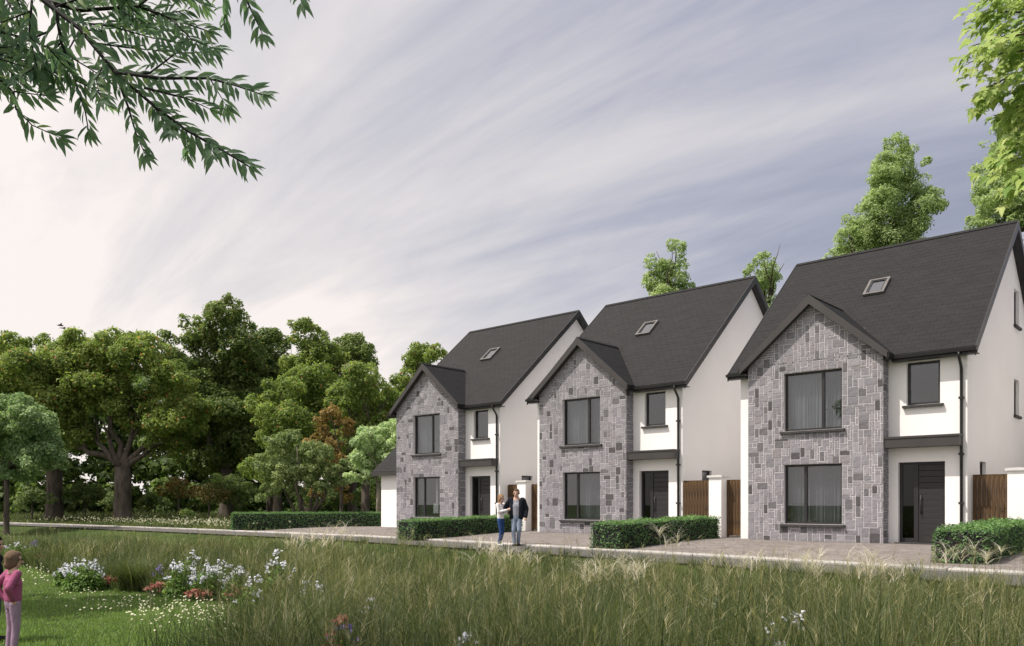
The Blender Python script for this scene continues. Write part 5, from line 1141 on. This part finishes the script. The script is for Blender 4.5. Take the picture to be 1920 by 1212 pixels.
STAND = dict(head=(0, -.01, .925), neck=(0, 0, .845), chest=(0, 0, .70), pelvis=(0, 0, .525), lsh=(-.115, 0, .805), rsh=(.115, 0, .805), lhip=(-.05, 0, .505), rhip=(.05, 0, .505))
px, py = .15, 26.7; pz = float(gzw(px, py))
JM = dict(STAND, lel=(-.20, .02, .68), lwr=(-.25, -.06, .60), rel=(.17, .03, .655), rwr=(.165, -.03, .51), lkn=(-.045, -.05, .275), lan=(-.03, -.03, .035), ltoe=(-.035, -.115, .018), rkn=(.05, -.03, .275), ran=(.015, .07, .045), rtoe=(.02, -.005, .016))
person((px, py, pz), R(-12), 1.86, 'man in a dark jacket and pale jeans walking with the woman in white', JM, cloth('grey_tshirt', (.30, .31, .36)), cloth('pale_jeans', (.26, .32, .42)), cloth('short_hair', (.10, .065, .045)), SHOE_D, [((0, .3, .35), (0, .45, -.2), .80, .55)], jacket=cloth('dark_jacket', (.016, .018, .026)))
px, py = -.37, 26.75; pz = float(gzw(px, py))
JF = dict(STAND, lel=(-.13, -.03, .66), lwr=(-.02, -.15, .70), rel=(.13, -.03, .66), rwr=(.04, -.15, .71), lkn=(-.04, -.03, .275), lan=(-.035, .02, .04), ltoe=(-.04, -.055, .016), rkn=(.045, -.02, .275), ran=(.03, .03, .04), rtoe=(.035, -.045, .016))
person((px, py, pz), R(62), 1.68, 'woman in a white top and blue jeans turned towards the man', JF, cloth('white_top', (.82, .80, .81), .95), cloth('blue_jeans', (.035, .08, .22)), cloth('light_brown_hair', (.28, .17, .09)), SHOE_W, [((0, .35, .3), (0, .62, -1.0), .85, .62), ((0, .6, -1.0), (0, .62, -2.2), .60, .30), ((.5, .2, .1), (.55, .35, -1.2), .42, .28), ((-.5, .2, .1), (-.55, .35, -1.2), .42, .28)], slim=.86)
px, py = at(24, HV, 9.45).x, 9.45; pz = float(gzw(px, py))
JC = dict(head=(0, -.01, .905), neck=(0, 0, .815), chest=(0, .0, .68), pelvis=(0, 0, .50), lsh=(-.11, 0, .775), rsh=(.11, 0, .775), lhip=(-.05, 0, .48), rhip=(.05, 0, .48), lel=(-.165, .095, .645), lwr=(-.10, .03, .52), rel=(.165, .10, .645), rwr=(.095, .035, .52), lkn=(-.052, -.012, .265), lan=(-.055, .01, .04), ltoe=(-.065, -.075, .018), rkn=(.052, -.005, .265), ran=(.06, .015, .04), rtoe=(.075, -.07, .018))
person((px, py, pz), R(140), 1.17, 'child in a pink top and lilac trousers standing hands on hips on the lawn', JC, cloth('pink_top', (.36, .105, .20)), cloth('lilac_trousers', (.38, .26, .37)), cloth('brown_hair', (.17, .115, .08)), SHOE_W, [((0, .25, .3), (0, .45, -.55), .98, .72), ((0, .55, -.35), (0, .85, -.62), .50, .42), ((.55, .1, .2), (.6, .15, -.5), .45, .34), ((-.55, .1, .2), (-.6, .15, -.5), .45, .34)], vox=.009, child=True, slim=1.0)
px, py = at(-13, HV, 10.2).x, 10.2; pz = float(gzw(px, py))
person((px, py, pz), R(100), 1.33, 'dark-haired person in black cut off by the left edge, facing the child', JC, cloth('black_top', (.02, .019, .024)), cloth('grey_trousers', (.10, .10, .115)), cloth('black_hair', (.03, .022, .022)), SHOE_D, [((0, .3, .3), (0, .5, -.6), .95, .70)], vox=.010, child=True)
# two birds far off over the wood
def bird(u, v, d, label, fl):
    p = at(u, v, d); root = empty('bird', p); tag(root, label, 'bird', 'birds over the wood')
    fuse('body', [((-.16, 0, 0), (.14, 0, .02), .03, .055), ((.14, 0, .03), (.22, 0, .04), .045, .02), ((-.16, 0, 0), (-.28, 0, 0), .025, .01)], M['twig'], root, .02, 1)
    for s_ in (-1, 1): G().add([(.08, s_*.03, .02), (-.06, s_*.03, .02), (-.02, s_*.24, .10+fl), (.06, s_*.24, .11+fl), (-.06, s_*.50, .02+fl), (.08, s_*.03, .03), (-.06, s_*.03, .03), (-.02, s_*.24, .11+fl), (.06, s_*.24, .12+fl)], [(0,3,2,1),(2,3,4),(5,6,7,8),(7,4,8)]).build('wing', M['twig'], root)
    root.rotation_euler = (0, 0, R(rnd.uniform(20, 70)))
bird(113, 611, 60, 'left one of two tiny birds flying over the oak', .04); bird(118, 616, 62, 'right one of two tiny birds flying over the oak', -.02)
